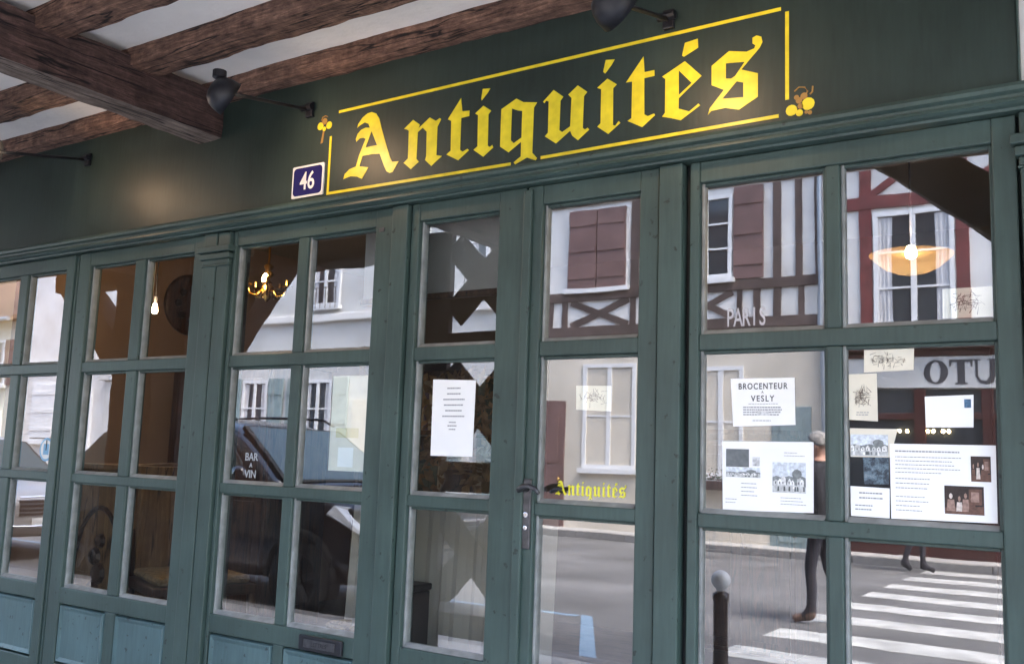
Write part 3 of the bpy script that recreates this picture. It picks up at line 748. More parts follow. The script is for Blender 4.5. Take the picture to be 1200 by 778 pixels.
# ------------------------------------------------------------------ spot lamps on iron arms over the sign
def lamp_arm(bx, bz, head, label, aim, power):
    t = thing('spot_lamp', (bx, -0.05, bz + G), label, 'lamp', 'spot lamps over the sign')
    MB().box(bx - 0.018, bx + 0.018, -0.066, -0.0505, bz - 0.030 + G, bz + 0.030 + G).build('wall_plate', IRON, t, bevel=0.003)
    h = Vector(head)
    s = Vector((bx, -0.06, bz + G))
    MB().tube([s, s.lerp(h, 0.3), s.lerp(h, 0.7), h], 0.0072, 8).build('arm', IRON, t, smooth=True)
    MB().tube([(bx - 0.028, -0.075, bz + 0.004 + G), (bx + 0.028, -0.075, bz + 0.004 + G)], 0.013, 8).build('hinge', IRON, t)
    d = (Vector(aim) - h).normalized()
    b = MB().lathe([(0.0, -0.052), (0.022, -0.050), (0.040, -0.042), (0.054, -0.026), (0.062, -0.004), (0.065, 0.030), (0.062, 0.030), (0.058, -0.002), (0.045, -0.028), (0.0, -0.040)], h + d * 0.02, d, 20)
    b.build('lamp_head', IRON, t, smooth=True)
    MB().lathe([(0.014, 0.0), (0.024, -0.002), (0.024, -0.026), (0.012, -0.034)], h + Vector((0, 0, 0.075)), (0, 0, 1), 14).build('cap', IRON, t)
    MB().lathe([(0.0, 0.028), (0.018, 0.024), (0.026, 0.008), (0.018, 0.0)], h + d * 0.022, d, 12).build('bulb', emit('spot_bulb', (1.0, 0.72, 0.40), 6.0) if 'spot_bulb' not in MATS else MATS['spot_bulb'], t)
    l = bpy.data.lights.new('Spot', 'SPOT')
    l.energy = power; l.color = (1.0, 0.62, 0.38); l.spot_size = R(150); l.spot_blend = 0.9; l.shadow_soft_size = 0.03
    lo = bpy.data.objects.new('Spot', l); COL.objects.link(lo)
    lo.location = h + d * 0.085; lo.rotation_euler = (-d).to_track_quat('Z', 'Y').to_euler()
lamp_arm(-2.671, 1.319, (-2.665, -0.50, 1.240 + G), 'black iron spot lamp on an arm in front of the cross-beam end', (-2.45, -0.05, 1.0 + G), 0.45)
lamp_arm(-4.129, 1.333, (-4.140, -0.53, 1.240 + G), 'black iron spot lamp whose arm crosses the left picture edge', (-3.6, -0.05, 1.05 + G), 0.32)
lamp_arm(-1.163, 1.335, (-1.135, -0.50, 1.20 + G), 'black iron spot lamp fixed just above the yellow top line', (-0.9, -0.05, 0.95 + G), 0.32)

# ------------------------------------------------------------------ house number
pl = thing('house_number', (-2.695, -0.05, 1.045 + G), 'blue enamel house number plate 46 with white rim', 'house number')
def rrect(x0, x1, z0, z1, r, n=4):
    pts = []
    for cx, cz, a0 in ((x1 - r, z1 - r, 0), (x0 + r, z1 - r, 90), (x0 + r, z0 + r, 180), (x1 - r, z0 + r, 270)):
        for k in range(n + 1):
            a = R(a0 + 90 * k / n); pts.append((cx + r * math.cos(a), cz + r * math.sin(a)))
    return pts
MB().prism_xz(rrect(-2.745, -2.578, 0.972 + G, 1.098 + G, 0.006), -0.056, -0.0503).build('plate_rim', ENAM_W, pl)
MB().prism_xz(rrect(-2.737, -2.586, 0.980 + G, 1.090 + G, 0.016), -0.0575, -0.0562).build('plate', ENAM_B, pl)
text_mesh('digits', '46', -2.6615, -0.0578, 1.003 + G, 0.098, ENAM_W, pl, sx=0.80, bold=0.0012)

# ------------------------------------------------------------------ the shop's inside
room = struct(MB().box(-6.0, 0.6, 0.30, 4.2, 0.10, 0.148).build('shop_floor', IN_FLOOR))
struct(MB().box(-6.0, 0.6, 0.06, 4.2, 3.02, 3.09).build('shop_ceiling', plain('inside_ceiling', (0.26, 0.22, 0.17), 0.9, var=0.06, scale=2)))
struct(MB().box(-6.0, 0.6, 4.2, 4.35, 0.10, 3.045).build('shop_back_wall', IN_WALLG))
struct(MB().box(-6.15, -6.002, 0.26, 4.35, 0.10, 3.045).build('shop_left_wall', IN_WALL))
struct(MB().box(0.602, 0.75, 0.26, 4.35, 0.10, 3.045).build('shop_right_wall', IN_WALL))
struct(MB().box(-5.2, 0.10, 0.07, 0.298, 0.10, 0.62).build('window_ledge', IN_FLOOR))
struct(MB().box(-6.0, -5.2, 0.252, 0.296, 0.10, 3.045).build('shop_front_wall', IN_WALL))
struct(MB().box(-5.2, 0.6, 0.062, 0.10, 2.30, 3.045).build('shop_front_header', IN_WALL))

def warm_point(loc, power, rad=0.03, col=(1.0, 0.66, 0.34)):
    l = bpy.data.lights.new('Lamp', 'POINT'); l.energy = power; l.color = col; l.shadow_soft_size = rad
    o = bpy.data.objects.new('Lamp', l); COL.objects.link(o); o.location = loc
BULB = emit('lamp_bulb', (1.0, 0.70, 0.36), 7.0)
m_, n_, l_, b_ = newmat('amber_glass')
n_.remove(b_)
_t = n_.new('ShaderNodeBsdfTransparent'); _t.inputs[0].default_value = (0.95, 0.85, 0.70, 1)
_d = n_.new('ShaderNodeBsdfTranslucent'); _d.inputs[0].default_value = (0.85, 0.68, 0.46, 1)
_x = n_.new('ShaderNodeMixShader'); _x.inputs[0].default_value = 0.12
l_.new(_t.outputs[0], _x.inputs[1]); l_.new(_d.outputs[0], _x.inputs[2]); l_.new(_x.outputs[0], n_['Material Output'].inputs[0])
AMBER = m_

# pendant with shallow dish shade, right window
p = Vector((-0.70, 1.05, 0.785 + G))
t = thing('pendant_lamp', p, 'lit pendant lamp with shallow glass dish shade in the right window', 'lamp')
MB().lathe([(0.145, 0.006), (0.141, 0.0), (0.125, -0.016), (0.09, -0.045), (0.05, -0.062), (0.0, -0.070)], p + Vector((0, 0, 0.0)), (0, 0, 1), 28).build('lamp_shade', AMBER, t, smooth=True)
MB().lathe([(0.0, -0.028), (0.018, -0.018), (0.022, 0.0), (0.014, 0.022), (0.0, 0.028)], p + Vector((0, 0, 0.014)), (0, 0, 1), 14).build('bulb', BULB, t, smooth=True)
MB().tube([p + Vector((0, 0, 0.04)), (p.x, p.y, 3.02)], 0.004, 6).build('cord', IRON, t)
warm_point(p + Vector((0, 0, 0.11)), 0.7)
# little brass chandelier with a glass globe, middle window
p = Vector((-3.60, 0.62, 0.80 + G))
t = thing('chandelier', p, 'small gilt chandelier with one lit bulb in the middle left window', 'lamp')
MB().tube([p + Vector((0, 0, 0.10)), (p.x, p.y, 3.02)], 0.005, 6).build('stem', BRASS, t)
MB().lathe([(0.006, 0.12), (0.026, 0.105), (0.014, 0.085), (0.030, 0.065), (0.010, 0.045), (0.016, 0.02), (0.034, 0.0), (0.014, -0.03), (0.020, -0.05), (0.0, -0.075)], p, (0, 0, 1), 16).build('body', BRASS, t, smooth=True)
for k in range(5):
    a = 2 * math.pi * k / 5 + 0.5
    c, s = math.cos(a), math.sin(a)
    MB().tube([p + Vector((0.02 * c, 0.02 * s, 0.0)), p + Vector((0.05 * c, 0.05 * s, -0.045)), p + Vector((0.085 * c, 0.085 * s, -0.04)), p + Vector((0.10 * c, 0.10 * s, 0.0))], 0.006, 6).build('arm', BRASS, t, smooth=True)
    MB().lathe([(0.02, 0), (0.026, 0.008), (0.008, 0.01), (0.008, 0.035), (0.0, 0.04)], p + Vector((0.10 * c, 0.10 * s, 0.0)), (0, 0, 1), 10).build('candle_cup', BRASS, t)
MB().lathe([(0.0, -0.022), (0.013, -0.016), (0.017, 0), (0.010, 0.02), (0.0, 0.03)], p + Vector((0.02, -0.035, 0.035)), (0, 0, 1), 12).build('bulb', BULB, t, smooth=True)
warm_point(p + Vector((0.02, -0.10, 0.02)), 0.35)
# bare bulb further left
p = Vector((-5.0, 1.0, 0.82 + G))
t = thing('hanging_bulb', p, 'small lit bulb hanging before the brown wall of the left window', 'lamp')
MB().lathe([(0.0, -0.020), (0.014, -0.014), (0.019, 0.0), (0.014, 0.024), (0.009, 0.044)], p, (0, 0, 1), 14).build('bulb', BULB, t, smooth=True)
MB().tube([p + Vector((0, 0, 0.046)), (p.x, p.y, 3.02)], 0.004, 6).build('cord', IRON, t)
MB().lathe([(0.012, 0.0), (0.014, 0.04), (0.006, 0.05)], p + Vector((0, 0, 0.045)), (0, 0, 1), 10).build('socket', IRON, t)
warm_point(p + Vector((0.06, -0.04, 0.03)), 1.3)

# round dark plate on the left wall
t = thing('wall_plate', (-5.99, 2.02, 1.07 + G), 'round dark carved wall plate on the brown inside wall', 'wall plate')
MB().lathe([(0.0, 0.03), (0.08, 0.028), (0.15, 0.02), (0.21, 0.03), (0.23, 0.02), (0.23, 0.0)], (-6.0, 2.02, 1.07 + G), (1, 0, 0), 28).build('rim', WALNUT, t, smooth=True)
for k in range(8):
    a = 2 * math.pi * k / 8
    MB().lathe([(0.03, 0.0), (0.026, 0.012), (0.0, 0.018)], (-5.976, 2.02 + 0.12 * math.cos(a), 1.07 + G + 0.12 * math.sin(a)), (1, 0, 0), 10).build('boss', BLACKBOX, t)

def cupboard(name, x0, x1, y0, y1, z0, z1, label, mat, doors=2, oval=False, face='y'):
    t = thing(name, ((x0 + x1) / 2, (y0 + y1) / 2, z0), label, 'cupboard')
    MB().box(x0, x1, y0, y1, z0 + 0.08, z1 - 0.07).build('carcase', mat, t, bevel=0.006)
    MB().prism_yz([(y0 - 0.05, z1), (y0 - 0.05, z1 - 0.025), (y0 - 0.005, z1 - 0.068), (y1, z1 - 0.068), (y1, z1)], x0 - 0.04, x1 + 0.04).build('cornice', mat, t)
    for xx in (x0 + 0.05, x1 - 0.05):
        MB().lathe([(0.03, 0.0), (0.045, 0.03), (0.03, 0.079)], (xx, y0 + 0.06, z0), (0, 0, 1), 12).build('foot', mat, t)
    w = (x1 - x0 - 0.04) / doors
    for k in range(doors):
        a = x0 + 0.02 + k * w; b = a + w - 0.008
        d = MB().box(a, b, y0 - 0.022, y0 - 0.001, z0 + 0.11, z1 - 0.10).build('door', mat, t, bevel=0.005)
        cx = (a + b) / 2; cz = (z0 + z1) / 2
        if oval:
            ring = []
            for i in range(28):
                u = 2 * math.pi * i / 28
                ring.append((cx + 0.36 * w * math.cos(u), y0 - 0.026, cz + 0.30 * (z1 - z0) * math.sin(u)))
            ring.append(ring[0])
            MB().tube(ring, 0.014, 6, cap=False).build('carved_oval', WALNUT, d)
            for i in range(5):
                zz = cz + (i - 2) * 0.085
                MB().lathe([(0.06 - 0.01 * abs(i - 2), 0), (0.045 - 0.008 * abs(i - 2), 0.02), (0.0, 0.028)], (cx + 0.02 * (-1) ** i, y0 - 0.022, zz), (0, -1, 0), 9).build('carving', WALNUT, d)
        else:
            for q0, q1 in ((z0 + 0.17, cz - 0.03), (cz + 0.03, z1 - 0.16)):
                MB().box(a + 0.06, b - 0.06, y0 - 0.030, y0 - 0.021, q0, q1).build('door_panel', mat, d, bevel=0.008)
        MB().lathe([(0.005, 0), (0.005, 0.015), (0.012, 0.02), (0.009, 0.032), (0.0, 0.034)], (b - 0.03 if k == 0 else a + 0.03, y0 - 0.022, cz), (0, -1, 0), 10).build('knob', BRASS, d)
    return t
cupboard('carved_cabinet', -5.05, -4.45, 0.62, 1.05, 0.62 - 0.47, 1.30, 'pale oak cabinet with a carved oval door panel in the left window', OAK, 1, True)
cupboard('armoire', -5.95, -4.9, 1.9, 2.45, 0.15, 2.05, 'dark walnut armoire standing behind the left window panes', WALNUT, 2)
cupboard('sideboard', -2.9, -1.9, 3.55, 4.05, 0.15, 1.65, 'dark sideboard against the back wall behind the double door', WALNUT, 3)
cupboard('tall_cupboard', -0.75, 0.30, 3.45, 4.05, 0.15, 2.25, 'tall brown cupboard at the back of the right window', WALNUT, 2)

# chair with sabre legs in the left window
def chair(cx, cy, z, rot, label, sc=1.0):
    t = thing('chair', (cx, cy, z), label, 'chair')
    c, s = math.cos(rot), math.sin(rot)
    def W(x, y, h): return (cx + sc * (x * c - y * s), cy + sc * (x * s + y * c), z + sc * h)
    for sx in (-1, 1):
        MB().tube([W(sx * 0.19, -0.20, 0.44), W(sx * 0.20, -0.22, 0.30), W(sx * 0.20, -0.25, 0.14), W(sx * 0.21, -0.31, 0.0)], [0.024, 0.021, 0.018, 0.015], 8).build('leg', WALNUT, t, smooth=True)
        MB().tube([W(sx * 0.17, 0.20, 0.44), W(sx * 0.17, 0.22, 0.28), W(sx * 0.18, 0.27, 0.12), W(sx * 0.18, 0.34, 0.0)], [0.024, 0.021, 0.018, 0.015], 8).build('leg', WALNUT, t, smooth=True)
        MB().tube([W(sx * 0.17, 0.20, 0.44), W(sx * 0.175, 0.22, 0.62), W(sx * 0.18, 0.27, 0.82), W(sx * 0.185, 0.33, 0.96)], 0.018, 8).build('back_post', WALNUT, t, smooth=True)
    m = MB(); vs = [W(x, y, h) for h in (0.43, 0.47) for x, y in ((-0.21, -0.22), (0.21, -0.22), (0.19, 0.22), (-0.19, 0.22))]
    m.add(vs, [(0, 3, 2, 1), (4, 5, 6, 7), (0, 1, 5, 4), (1, 2, 6, 5), (2, 3, 7, 6), (3, 0, 4, 7)])
    m.build('seat', WALNUT, t, bevel=0.01)
    vs = [W(x, y, h) for h in (0.472, 0.505) for x, y in ((-0.19, -0.20), (0.19, -0.20), (0.17, 0.19), (-0.17, 0.19))]
    MB().add(vs, [(0, 3, 2, 1), (4, 5, 6, 7), (0, 1, 5, 4), (1, 2, 6, 5), (2, 3, 7, 6), (3, 0, 4, 7)]).build('cushion', STRAW, t, bevel=0.02)
    for h, y in ((0.90, 0.31), (0.70, 0.245)):
        MB().tube([W(-0.18, y, h), W(-0.09, y + 0.03, h + 0.015), W(0, y + 0.04, h + 0.02), W(0.09, y + 0.03, h + 0.015), W(0.18, y, h)], 0.020, 8).build('back_rail', WALNUT, t, smooth=True)
    return t
chair(-4.15, 0.72, 0.62 - 0.47, R(70), 'dark wooden chair with curved legs in the lower left window', 1.25)

# straw bundle, black box, shelf with old things
t = thing('straw_basket', (-2.56, 0.20, 0.62), 'small straw basket on the ledge at the foot of the middle window', 'basket')
MB().lathe([(0.055, 0.0), (0.075, 0.05), (0.080, 0.10), (0.072, 0.145), (0.066, 0.14), (0.070, 0.09), (0.05, 0.02), (0.0, 0.015)], (-2.56, 0.20, 0.62), (0, 0, 1), 18).build('basket_wall', STRAW, t, smooth=True)
MB().tube([(-2.56 + 0.075 * math.cos(2 * math.pi * k / 18), 0.20 + 0.075 * math.sin(2 * math.pi * k / 18), 0.765) for k in range(19)], 0.009, 6, cap=False).build('rim', STRAW, t)
t = thing('black_chest', (-2.42, 0.55, 0.15), 'low black lacquered chest behind the left door leaf', 'chest')
MB().box(-2.62, -2.20, 0.62, 0.98, 0.19, 0.90).build('chest_body', BLACKBOX, t, bevel=0.01)
MB().box(-2.64, -2.18, 0.60, 1.00, 0.905, 0.955).build('lid', BLACKBOX, t, bevel=0.012)
for xx in (-2.57, -2.25):
    MB().box(xx - 0.03, xx + 0.03, 0.66, 0.94, 0.15, 0.188).build('foot', BLACKBOX, t)
MB().box(-2.44, -2.38, 0.590, 0.598, 0.84, 0.92).build('lock', BRASS, t)

t = thing('shelf_rack', (-3.2, 1.5, 0.15), 'dark open shelf rack crowded with books behind the left door leaf', 'shelf')
for xx in (-3.75, -2.70):
    MB().box(xx - 0.02, xx + 0.02, 1.50, 1.80, 0.15, 2.02).build('side', WALNUT, t, bevel=0.004)
SHZ = (0.30, 0.72, 1.14, 1.52, 1.90)
for z in SHZ:
    MB().box(-3.728, -2.722, 1.50, 1.80, z, z + 0.025).build('shelf_board', WALNUT, t, bevel=0.003)
MB().box(-3.728, -2.722, 1.801, 1.815, 0.16, 2.01).build('back', WALNUT, t)
BK = [plain('book_%d' % i, c, 0.7) for i, c in enumerate([(0.16, 0.05, 0.03), (0.10, 0.07, 0.03), (0.05, 0.07, 0.05), (0.22, 0.16, 0.09), (0.07, 0.05, 0.09), (0.30, 0.25, 0.17)])]
rnd = random.Random(5); bk = 0
ORD = 'first second third fourth fifth sixth seventh eighth ninth tenth eleventh twelfth thirteenth fourteenth fifteenth sixteenth seventeenth eighteenth nineteenth twentieth'.split() + ['last'] * 12
COLN = ['red brown', 'dark brown', 'dark green', 'tan', 'purple', 'cream']
for si, z in enumerate(SHZ[1:4]):
    x = -3.70; k_ = 0
    while x < -2.80:
        w = rnd.uniform(0.03, 0.075); h = rnd.uniform(0.19, 0.30); ci = rnd.randrange(6)
        b = MB().box(x, x + w - 0.002, 1.54, 1.54 + rnd.uniform(0.14, 0.2), z + 0.0255, z + 0.0255 + h).build('book', BK[ci], None, bevel=0.003)
        k_ += 1
        tag(b, 'old %s book, %s from the left on the %s board of the shelf rack' % (COLN[ci], ORD[k_ - 1], ('lower', 'middle', 'upper')[si]), 'book', 'books on the shelf rack')
        x += w; bk += 1

# grey blind, dark rail and pale cloth added to brighten the left door leaf
t = thing('added_blind', (-2.12, 0.20, 0.55 + G), 'grey blind added inside the left door leaf to brighten its top pane', 'blind')
MB().tube([(-2.55, 0.16, 0.93 + G), (-1.72, 0.16, 0.93 + G)], 0.022, 12).build('roller', IRON, t)
vs = []; fs = []
for q in range(25):
    xx = -2.53 + 0.79 * q / 24
    vs += [(xx, 0.150 + 0.002 * math.sin(q * 1.3), 0.60 + G), (xx, 0.145, 0.93 + G), (xx, 0.153 + 0.002 * math.sin(q * 1.3), 0.60 + G), (xx, 0.148, 0.93 + G)]
for q in range(24):
    a = q * 4; fs += [(a, a + 4, a + 5, a + 1), (a + 2, a + 3, a + 7, a + 6)]
MB().add(vs, fs).build('fabric', plain('blind_grey', (0.34, 0.33, 0.32), 0.9, var=0.08, scale=3), t, fix=False)
MB().box(-2.54, -1.73, 0.140, 0.165, 0.575 + G, 0.598 + G).build('bottom_bar', WALNUT, t, bevel=0.003)
t = thing('added_cloth', (-2.2, 0.40, 0.62), 'beige cloth added behind the left door leaf to brighten its bottom pane', 'cloth')  # added sheet catching daylight in place of a pale floor
vs = []; fs = []
for q in range(41):
    xx = -2.62 + 0.92 * q / 40; yy = 0.235 + 0.014 * math.sin(q * 0.8) + 0.008 * math.sin(q * 2.1)
    vs += [(xx, yy, 0.63), (xx, yy + 0.03, -0.16 + G), (xx, yy + 0.004, 0.63), (xx, yy + 0.034, -0.16 + G)]
for q in range(40):
    a = q * 4; fs += [(a, a + 4, a + 5, a + 1), (a + 2, a + 3, a + 7, a + 6)]
MB().add(vs, fs).build('drape', plain('cloth_beige', (0.46, 0.42, 0.35), 0.9, var=0.08, scale=4), t, fix=False)
MB().tube([(-2.64, 0.265, -0.155 + G), (-1.68, 0.265, -0.155 + G)], 0.010, 10).build('rail', WALNUT, t)
t = thing('black_box', (-2.30, 0.17, 0.62), 'small black box before the added beige cloth in the left door leaf', 'box')
MB().box(-2.42, -2.18, 0.11, 0.205, 0.625, 0.93).build('box_body', BLACKBOX, t, bevel=0.006)
MB().box(-2.425, -2.175, 0.105, 0.210, 0.932, 0.955).build('lid', BLACKBOX, t, bevel=0.005)
# dried flowers on the ledge behind the middle pane
t = thing('dried_flowers', (-2.2, 0.42, 0.9), 'tangled brown dried flowers behind the notice on the left door leaf', 'dried flowers')
MB().lathe([(0.06, 0), (0.09, 0.1), (0.085, 0.28), (0.05, 0.36), (0.06, 0.40)], (-2.3, 0.50, 0.955), (0, 0, 1), 16).build('vase', WALNUT, t, smooth=True)
rnd = random.Random(11); m = MB()
for k in range(420):
    a = rnd.uniform(0, 6.28); r_ = rnd.uniform(0.02, 0.30) ; zz = 1.32 + rnd.uniform(-0.05, 0.42)
    c = Vector((-2.3 + r_ * math.cos(a), 0.50 + 0.6 * r_ * math.sin(a), zz))
    dv = Vector((rnd.uniform(-1, 1), rnd.uniform(-1, 1), rnd.uniform(-1, 1))).normalized()
    e = dv.orthogonal().normalized() * rnd.uniform(0.006, 0.018); dv *= rnd.uniform(0.015, 0.05)
    m.add([c - dv, c + e, c + dv, c - e], [(0, 1, 2, 3)])
q = m.build('flower_heads', plain('dried_brown', (0.22, 0.14, 0.07), 0.9, var=0.5, scale=20), t, fix=False); q['kind'] = 'stuff'

# framed pictures on the back wall
for i, (x, z, w, h, lab) in enumerate(((-5.35, 1.9, 0.6, 0.5, 'brown framed picture on the grey back wall, left one'),)):
    t = thing('framed_picture', (x, 4.19, z), lab, 'picture')
    f = MB()
    f.box(x - w / 2, x + w / 2, 4.165, 4.198, z - h / 2, z - h / 2 + 0.05); f.box(x - w / 2, x + w / 2, 4.165, 4.198, z + h / 2 - 0.05, z + h / 2)
    f.box(x - w / 2, x - w / 2 + 0.05, 4.167, 4.197, z - h / 2 + 0.05, z + h / 2 - 0.05); f.box(x + w / 2 - 0.05, x + w / 2, 4.167, 4.197, z - h / 2 + 0.05, z + h / 2 - 0.05)
    f.build('frame', BRASS, t, bevel=0.006)
    MB().box(x - w / 2 + 0.05, x + w / 2 - 0.05, 4.18, 4.196, z - h / 2 + 0.05, z + h / 2 - 0.05).build('canvas', PH_BRWN, t)

# ------------------------------------------------------------------ papers on the glass
def sheet(name, quad, label, cat='poster', mat=PAPER, y=-0.0050, th=0.0007, curl=0.0):
    """quad: TL, TR, BL, BR in (x, z) relative to eye height"""
    TL, TR, BL, BR = [(a, b + G) for a, b in quad]
    t = thing(name, ((BL[0] + BR[0]) / 2, y, min(BL[1], BR[1])), label, cat)
    n = 8; vs = []; fs = []
    for side in (0, 1):
        for j in range(n + 1):
            for i in range(n + 1):
                u, v = i / n, j / n
                x = (BL[0] * (1 - u) + BR[0] * u) * (1 - v) + (TL[0] * (1 - u) + TR[0] * u) * v
                z = (BL[1] * (1 - u) + BR[1] * u) * (1 - v) + (TL[1] * (1 - u) + TR[1] * u) * v
                c = curl * ((2 * abs(u - .5)) ** 4 * (0.4 + v)) * 0.5
                vs.append((x, y - th * (1 - side) - c, z))
    N = (n + 1) ** 2
    for j in range(n):
        for i in range(n):
            a = j * (n + 1) + i
            fs.append((a, a + 1, a + n + 2, a + n + 1)); fs.append((a + N, a + N + n + 1, a + N + n + 2, a + N + 1))
    MB().add(vs, fs, 0).build('paper', mat, t, fix=False)
    t['_y'] = y - th
    return t
def pic(t, x0, x1, z0, z1, mat, name='printed_picture'):
    y = t['_y']
    MB().box(x0, x1, y - 0.0009, y - 0.0004, z0 + G, z1 + G).build(name, mat, t)
SEPIA = plain('sepia_ink', (0.16, 0.13, 0.10), 0.7)
def scene_pic(t, x0, x1, z0, z1, kind, seed=1):
    """a printed photograph: flat shapes of its own, layered by fractions of a millimetre"""
    rnd = random.Random(seed); y = t['_y'] - 0.0004; W = x1 - x0; Hh = z1 - z0
    if kind == 'village': tones = [(.62, .67, .72), (.20, .22, .22), (.52, .53, .52), (.74, .74, .72), (.10, .11, .11)]
    else: tones = [(.030, .018, .014), (.13, .065, .045), (.30, .19, .15), (.62, .54, .48), (.10, .08, .08)]
    ms = []
    for i, c in enumerate(tones):
        nm = 'print_%s_%d' % (kind, i)
        ms.append(MATS[nm] if nm in MATS else plain(nm, c, 0.55, var=0.3, scale=110))
    m = MB().box(x0, x1, y - 0.0004, y, z0 + G, z1 + G, 0)
    lay = 0
    def add(poly, mi):
        nonlocal lay
        lay += 1
        m.prism_xz([(x0 + W * min(1, max(0, u)), z0 + Hh * min(1, max(0, v)) + G) for u, v in poly], y - 0.0005 - lay * 0.00002, y - 0.0004, mi)
    if kind == 'village':
        add([(0, .0), (1, .0), (1, .50), (.85, .58), (.7, .50), (.5, .56), (.3, .48), (.12, .55), (0, .5)], 1)
        for k in range(7):
            u = k / 7 + rnd.uniform(-.03, .03); w = rnd.uniform(.10, .17); h = rnd.uniform(.42, .56); g = rnd.uniform(.06, .12)
            add([(u, .22), (u + w, .22), (u + w, h - g), (u + w / 2, h), (u, h - g)], rnd.choice((2, 3, 3)))
            add([(u + w * .3, .28), (u + w * .5, .28), (u + w * .5, .36), (u + w * .3, .36)], 4)
        add([(0, 0), (1, 0), (1, .20), (.6, .26), (0, .22)], 2)
        for k in range(9):
            u = rnd.uniform(0, .92); add([(u, .05), (u + .06, .05), (u + .05, .20), (u + .01, .20)], rnd.choice((3, 4, 1)))
        add([(.74 + .15 * math.cos(a), .62 + .16 * math.sin(a)) for a in [2 * math.pi * q / 9 for q in range(9)]], 1)
    else:
        add([(0, 0), (1, 0), (1, .3), (0, .22)], 1); add([(.62, .35), (.95, .35), (.95, .9), (.62, .9)], 1); add([(.68, .45), (.88, .45), (.88, .8), (.68, .8)], 2)
        for k in range(4):
            u = .15 + .2 * k + rnd.uniform(-.05, .05); v = rnd.uniform(.5, .68); w = rnd.uniform(.06, .09)
            add([(u - w * 1.4, .1), (u + w * 1.4, .1), (u + w, v - .12), (u - w, v - .12)], rnd.choice((2, 3, 4, 1)))
            add([(u + w * .55 * math.cos(a), v + .10 * math.sin(a)) for a in [2 * math.pi * q / 8 for q in range(8)]], rnd.choice((2, 3)))
    m.build('printed_picture', ms, t)
def sketch(t, x0, x1, z0, z1, seed=1):
    """pen sketch: loose hatched strokes gathered towards the middle"""
    rnd = random.Random(seed); m = MB(); y = t['_y'] - 0.0004
    for k in range(60):
        u = rnd.gauss(.5, .20); v = rnd.gauss(.5, .18); a = rnd.choice((.1, .15, 1.2, 1.5, 2.4)) + rnd.uniform(-.25, .25); l = rnd.uniform(.06, .20) * (z1 - z0) ; w = rnd.uniform(.006, .018) * (z1 - z0)
        u = min(.9, max(.1, u)); v = min(.9, max(.1, v))
        c = Vector((x0 + (x1 - x0) * u, z0 + (z1 - z0) * v + G)); d = Vector((math.cos(a), math.sin(a))) * l; n = Vector((-d.y, d.x)).normalized() * w
        m.prism_xz([tuple(c - d - n), tuple(c + d - n * .4), tuple(c + d + n * .4), tuple(c - d + n)], y - 0.0003 - k * 0.000004, y)
    o = m.build('pen_strokes', SEPIA, t); o['kind'] = 'stuff'
def lines(t, x0, x1, z0, z1, n, mat=INKG, seed=1, h=0.003, ragged=0.35, centre=False):
    rnd = random.Random(seed); m = MB(); y = t['_y']
    for k in range(n):
        z = z1 - (z1 - z0) * (k + 0.5) / n + G
        w = (x1 - x0) * rnd.uniform(1 - ragged, 1.0)
        a = x0 + ((x1 - x0) - w) / 2 if centre else x0
        x = a
        while x < a + w - 0.003:
            l = min(rnd.uniform(0.003, 0.009), a + w - x)
            m.box(x, x + l, y - 0.0008, y - 0.0003, z - h / 2, z + h / 2)
            x += l + 0.0016
    o = m.build('printed_text', mat, t); o['kind'] = 'stuff'
def title(t, body, x, z, size, mat=INK, sx=1.0, bold=0.0, track=1.0):
    text_mesh('title', body, x, t['_y'] - 0.0005, z + G, size, mat, t, sx=sx, bold=bold, track=track)

t = sheet('notice_sheet', ((-2.045, .265), (-1.865, .259), (-2.042, .006), (-1.867, .007)), 'tall white notice sheet with short centred lines on the left door leaf', 'notice')
lines(t, -2.00, -1.905, 0.13, 0.243, 6, INKG, 3, 0.0045, 0.5, True); lines(t, -1.975, -1.935, 0.09, 0.125, 3, INKG, 4, 0.004, 0.4, True)
t = sheet('poster', ((-.982, .249), (-.801, .249), (-.974, .115), (-.799, .121)), 'white poster headed BROCENTEUR A VESLY above the two-picture sheet', curl=0.0008)
title(t, 'BROCENTEUR', -0.890, 0.219, 0.0235, INK, 0.80, 0.0003, 1.22); title(t, 'A', -0.890, 0.2075, 0.009, INK); title(t, 'VESLY', -0.890, 0.185, 0.0235, INK, 0.85, 0.0003, 1.3)
lines(t, -0.93, -0.845, 0.176, 0.180, 1, INKG, 1, 0.0016, 0.0); lines(t, -0.945, -0.835, 0.145, 0.172, 4, INKG, 2, 0.0032, 0.1)
pic(t, -0.905, -0.873, 0.147, 0.158, PH_GREY); lines(t, -0.92, -0.86, 0.128, 0.136, 1, INKG, 5, 0.002, 0.2, True)
t = sheet('poster', ((-1.006, .074), (-.751, .076), (-1.003, -.116), (-.752, -.110)), 'wide white sheet with two grey photographs below the BROCENTEUR poster')
pic(t, -0.994, -0.928, 0.004, 0.053, plain('print_slate', (0.14, 0.155, 0.16), 0.6, var=0.2, scale=60)); scene_pic(t, -0.994, -0.896, -0.024, 0.003, 'village', 4)
pic(t, -0.918, -0.898, 0.008, 0.032, PH_GREY)
scene_pic(t, -0.862, -0.772, -0.060, 0.020, 'village', 2)
lines(t, -0.950, -0.90, -0.078, -0.035, 4, INKG, 6, 0.002, 0.5); lines(t, -0.995, -0.955, -0.098, -0.08, 2, INKG, 7, 0.0018, 0.3); lines(t, -0.83, -0.775, 0.034, 0.05, 2, INKG, 8, 0.0015, 0.4); lines(t, -0.84, -0.77, -0.095, -0.07, 3, INKG, 9, 0.0016, 0.4)
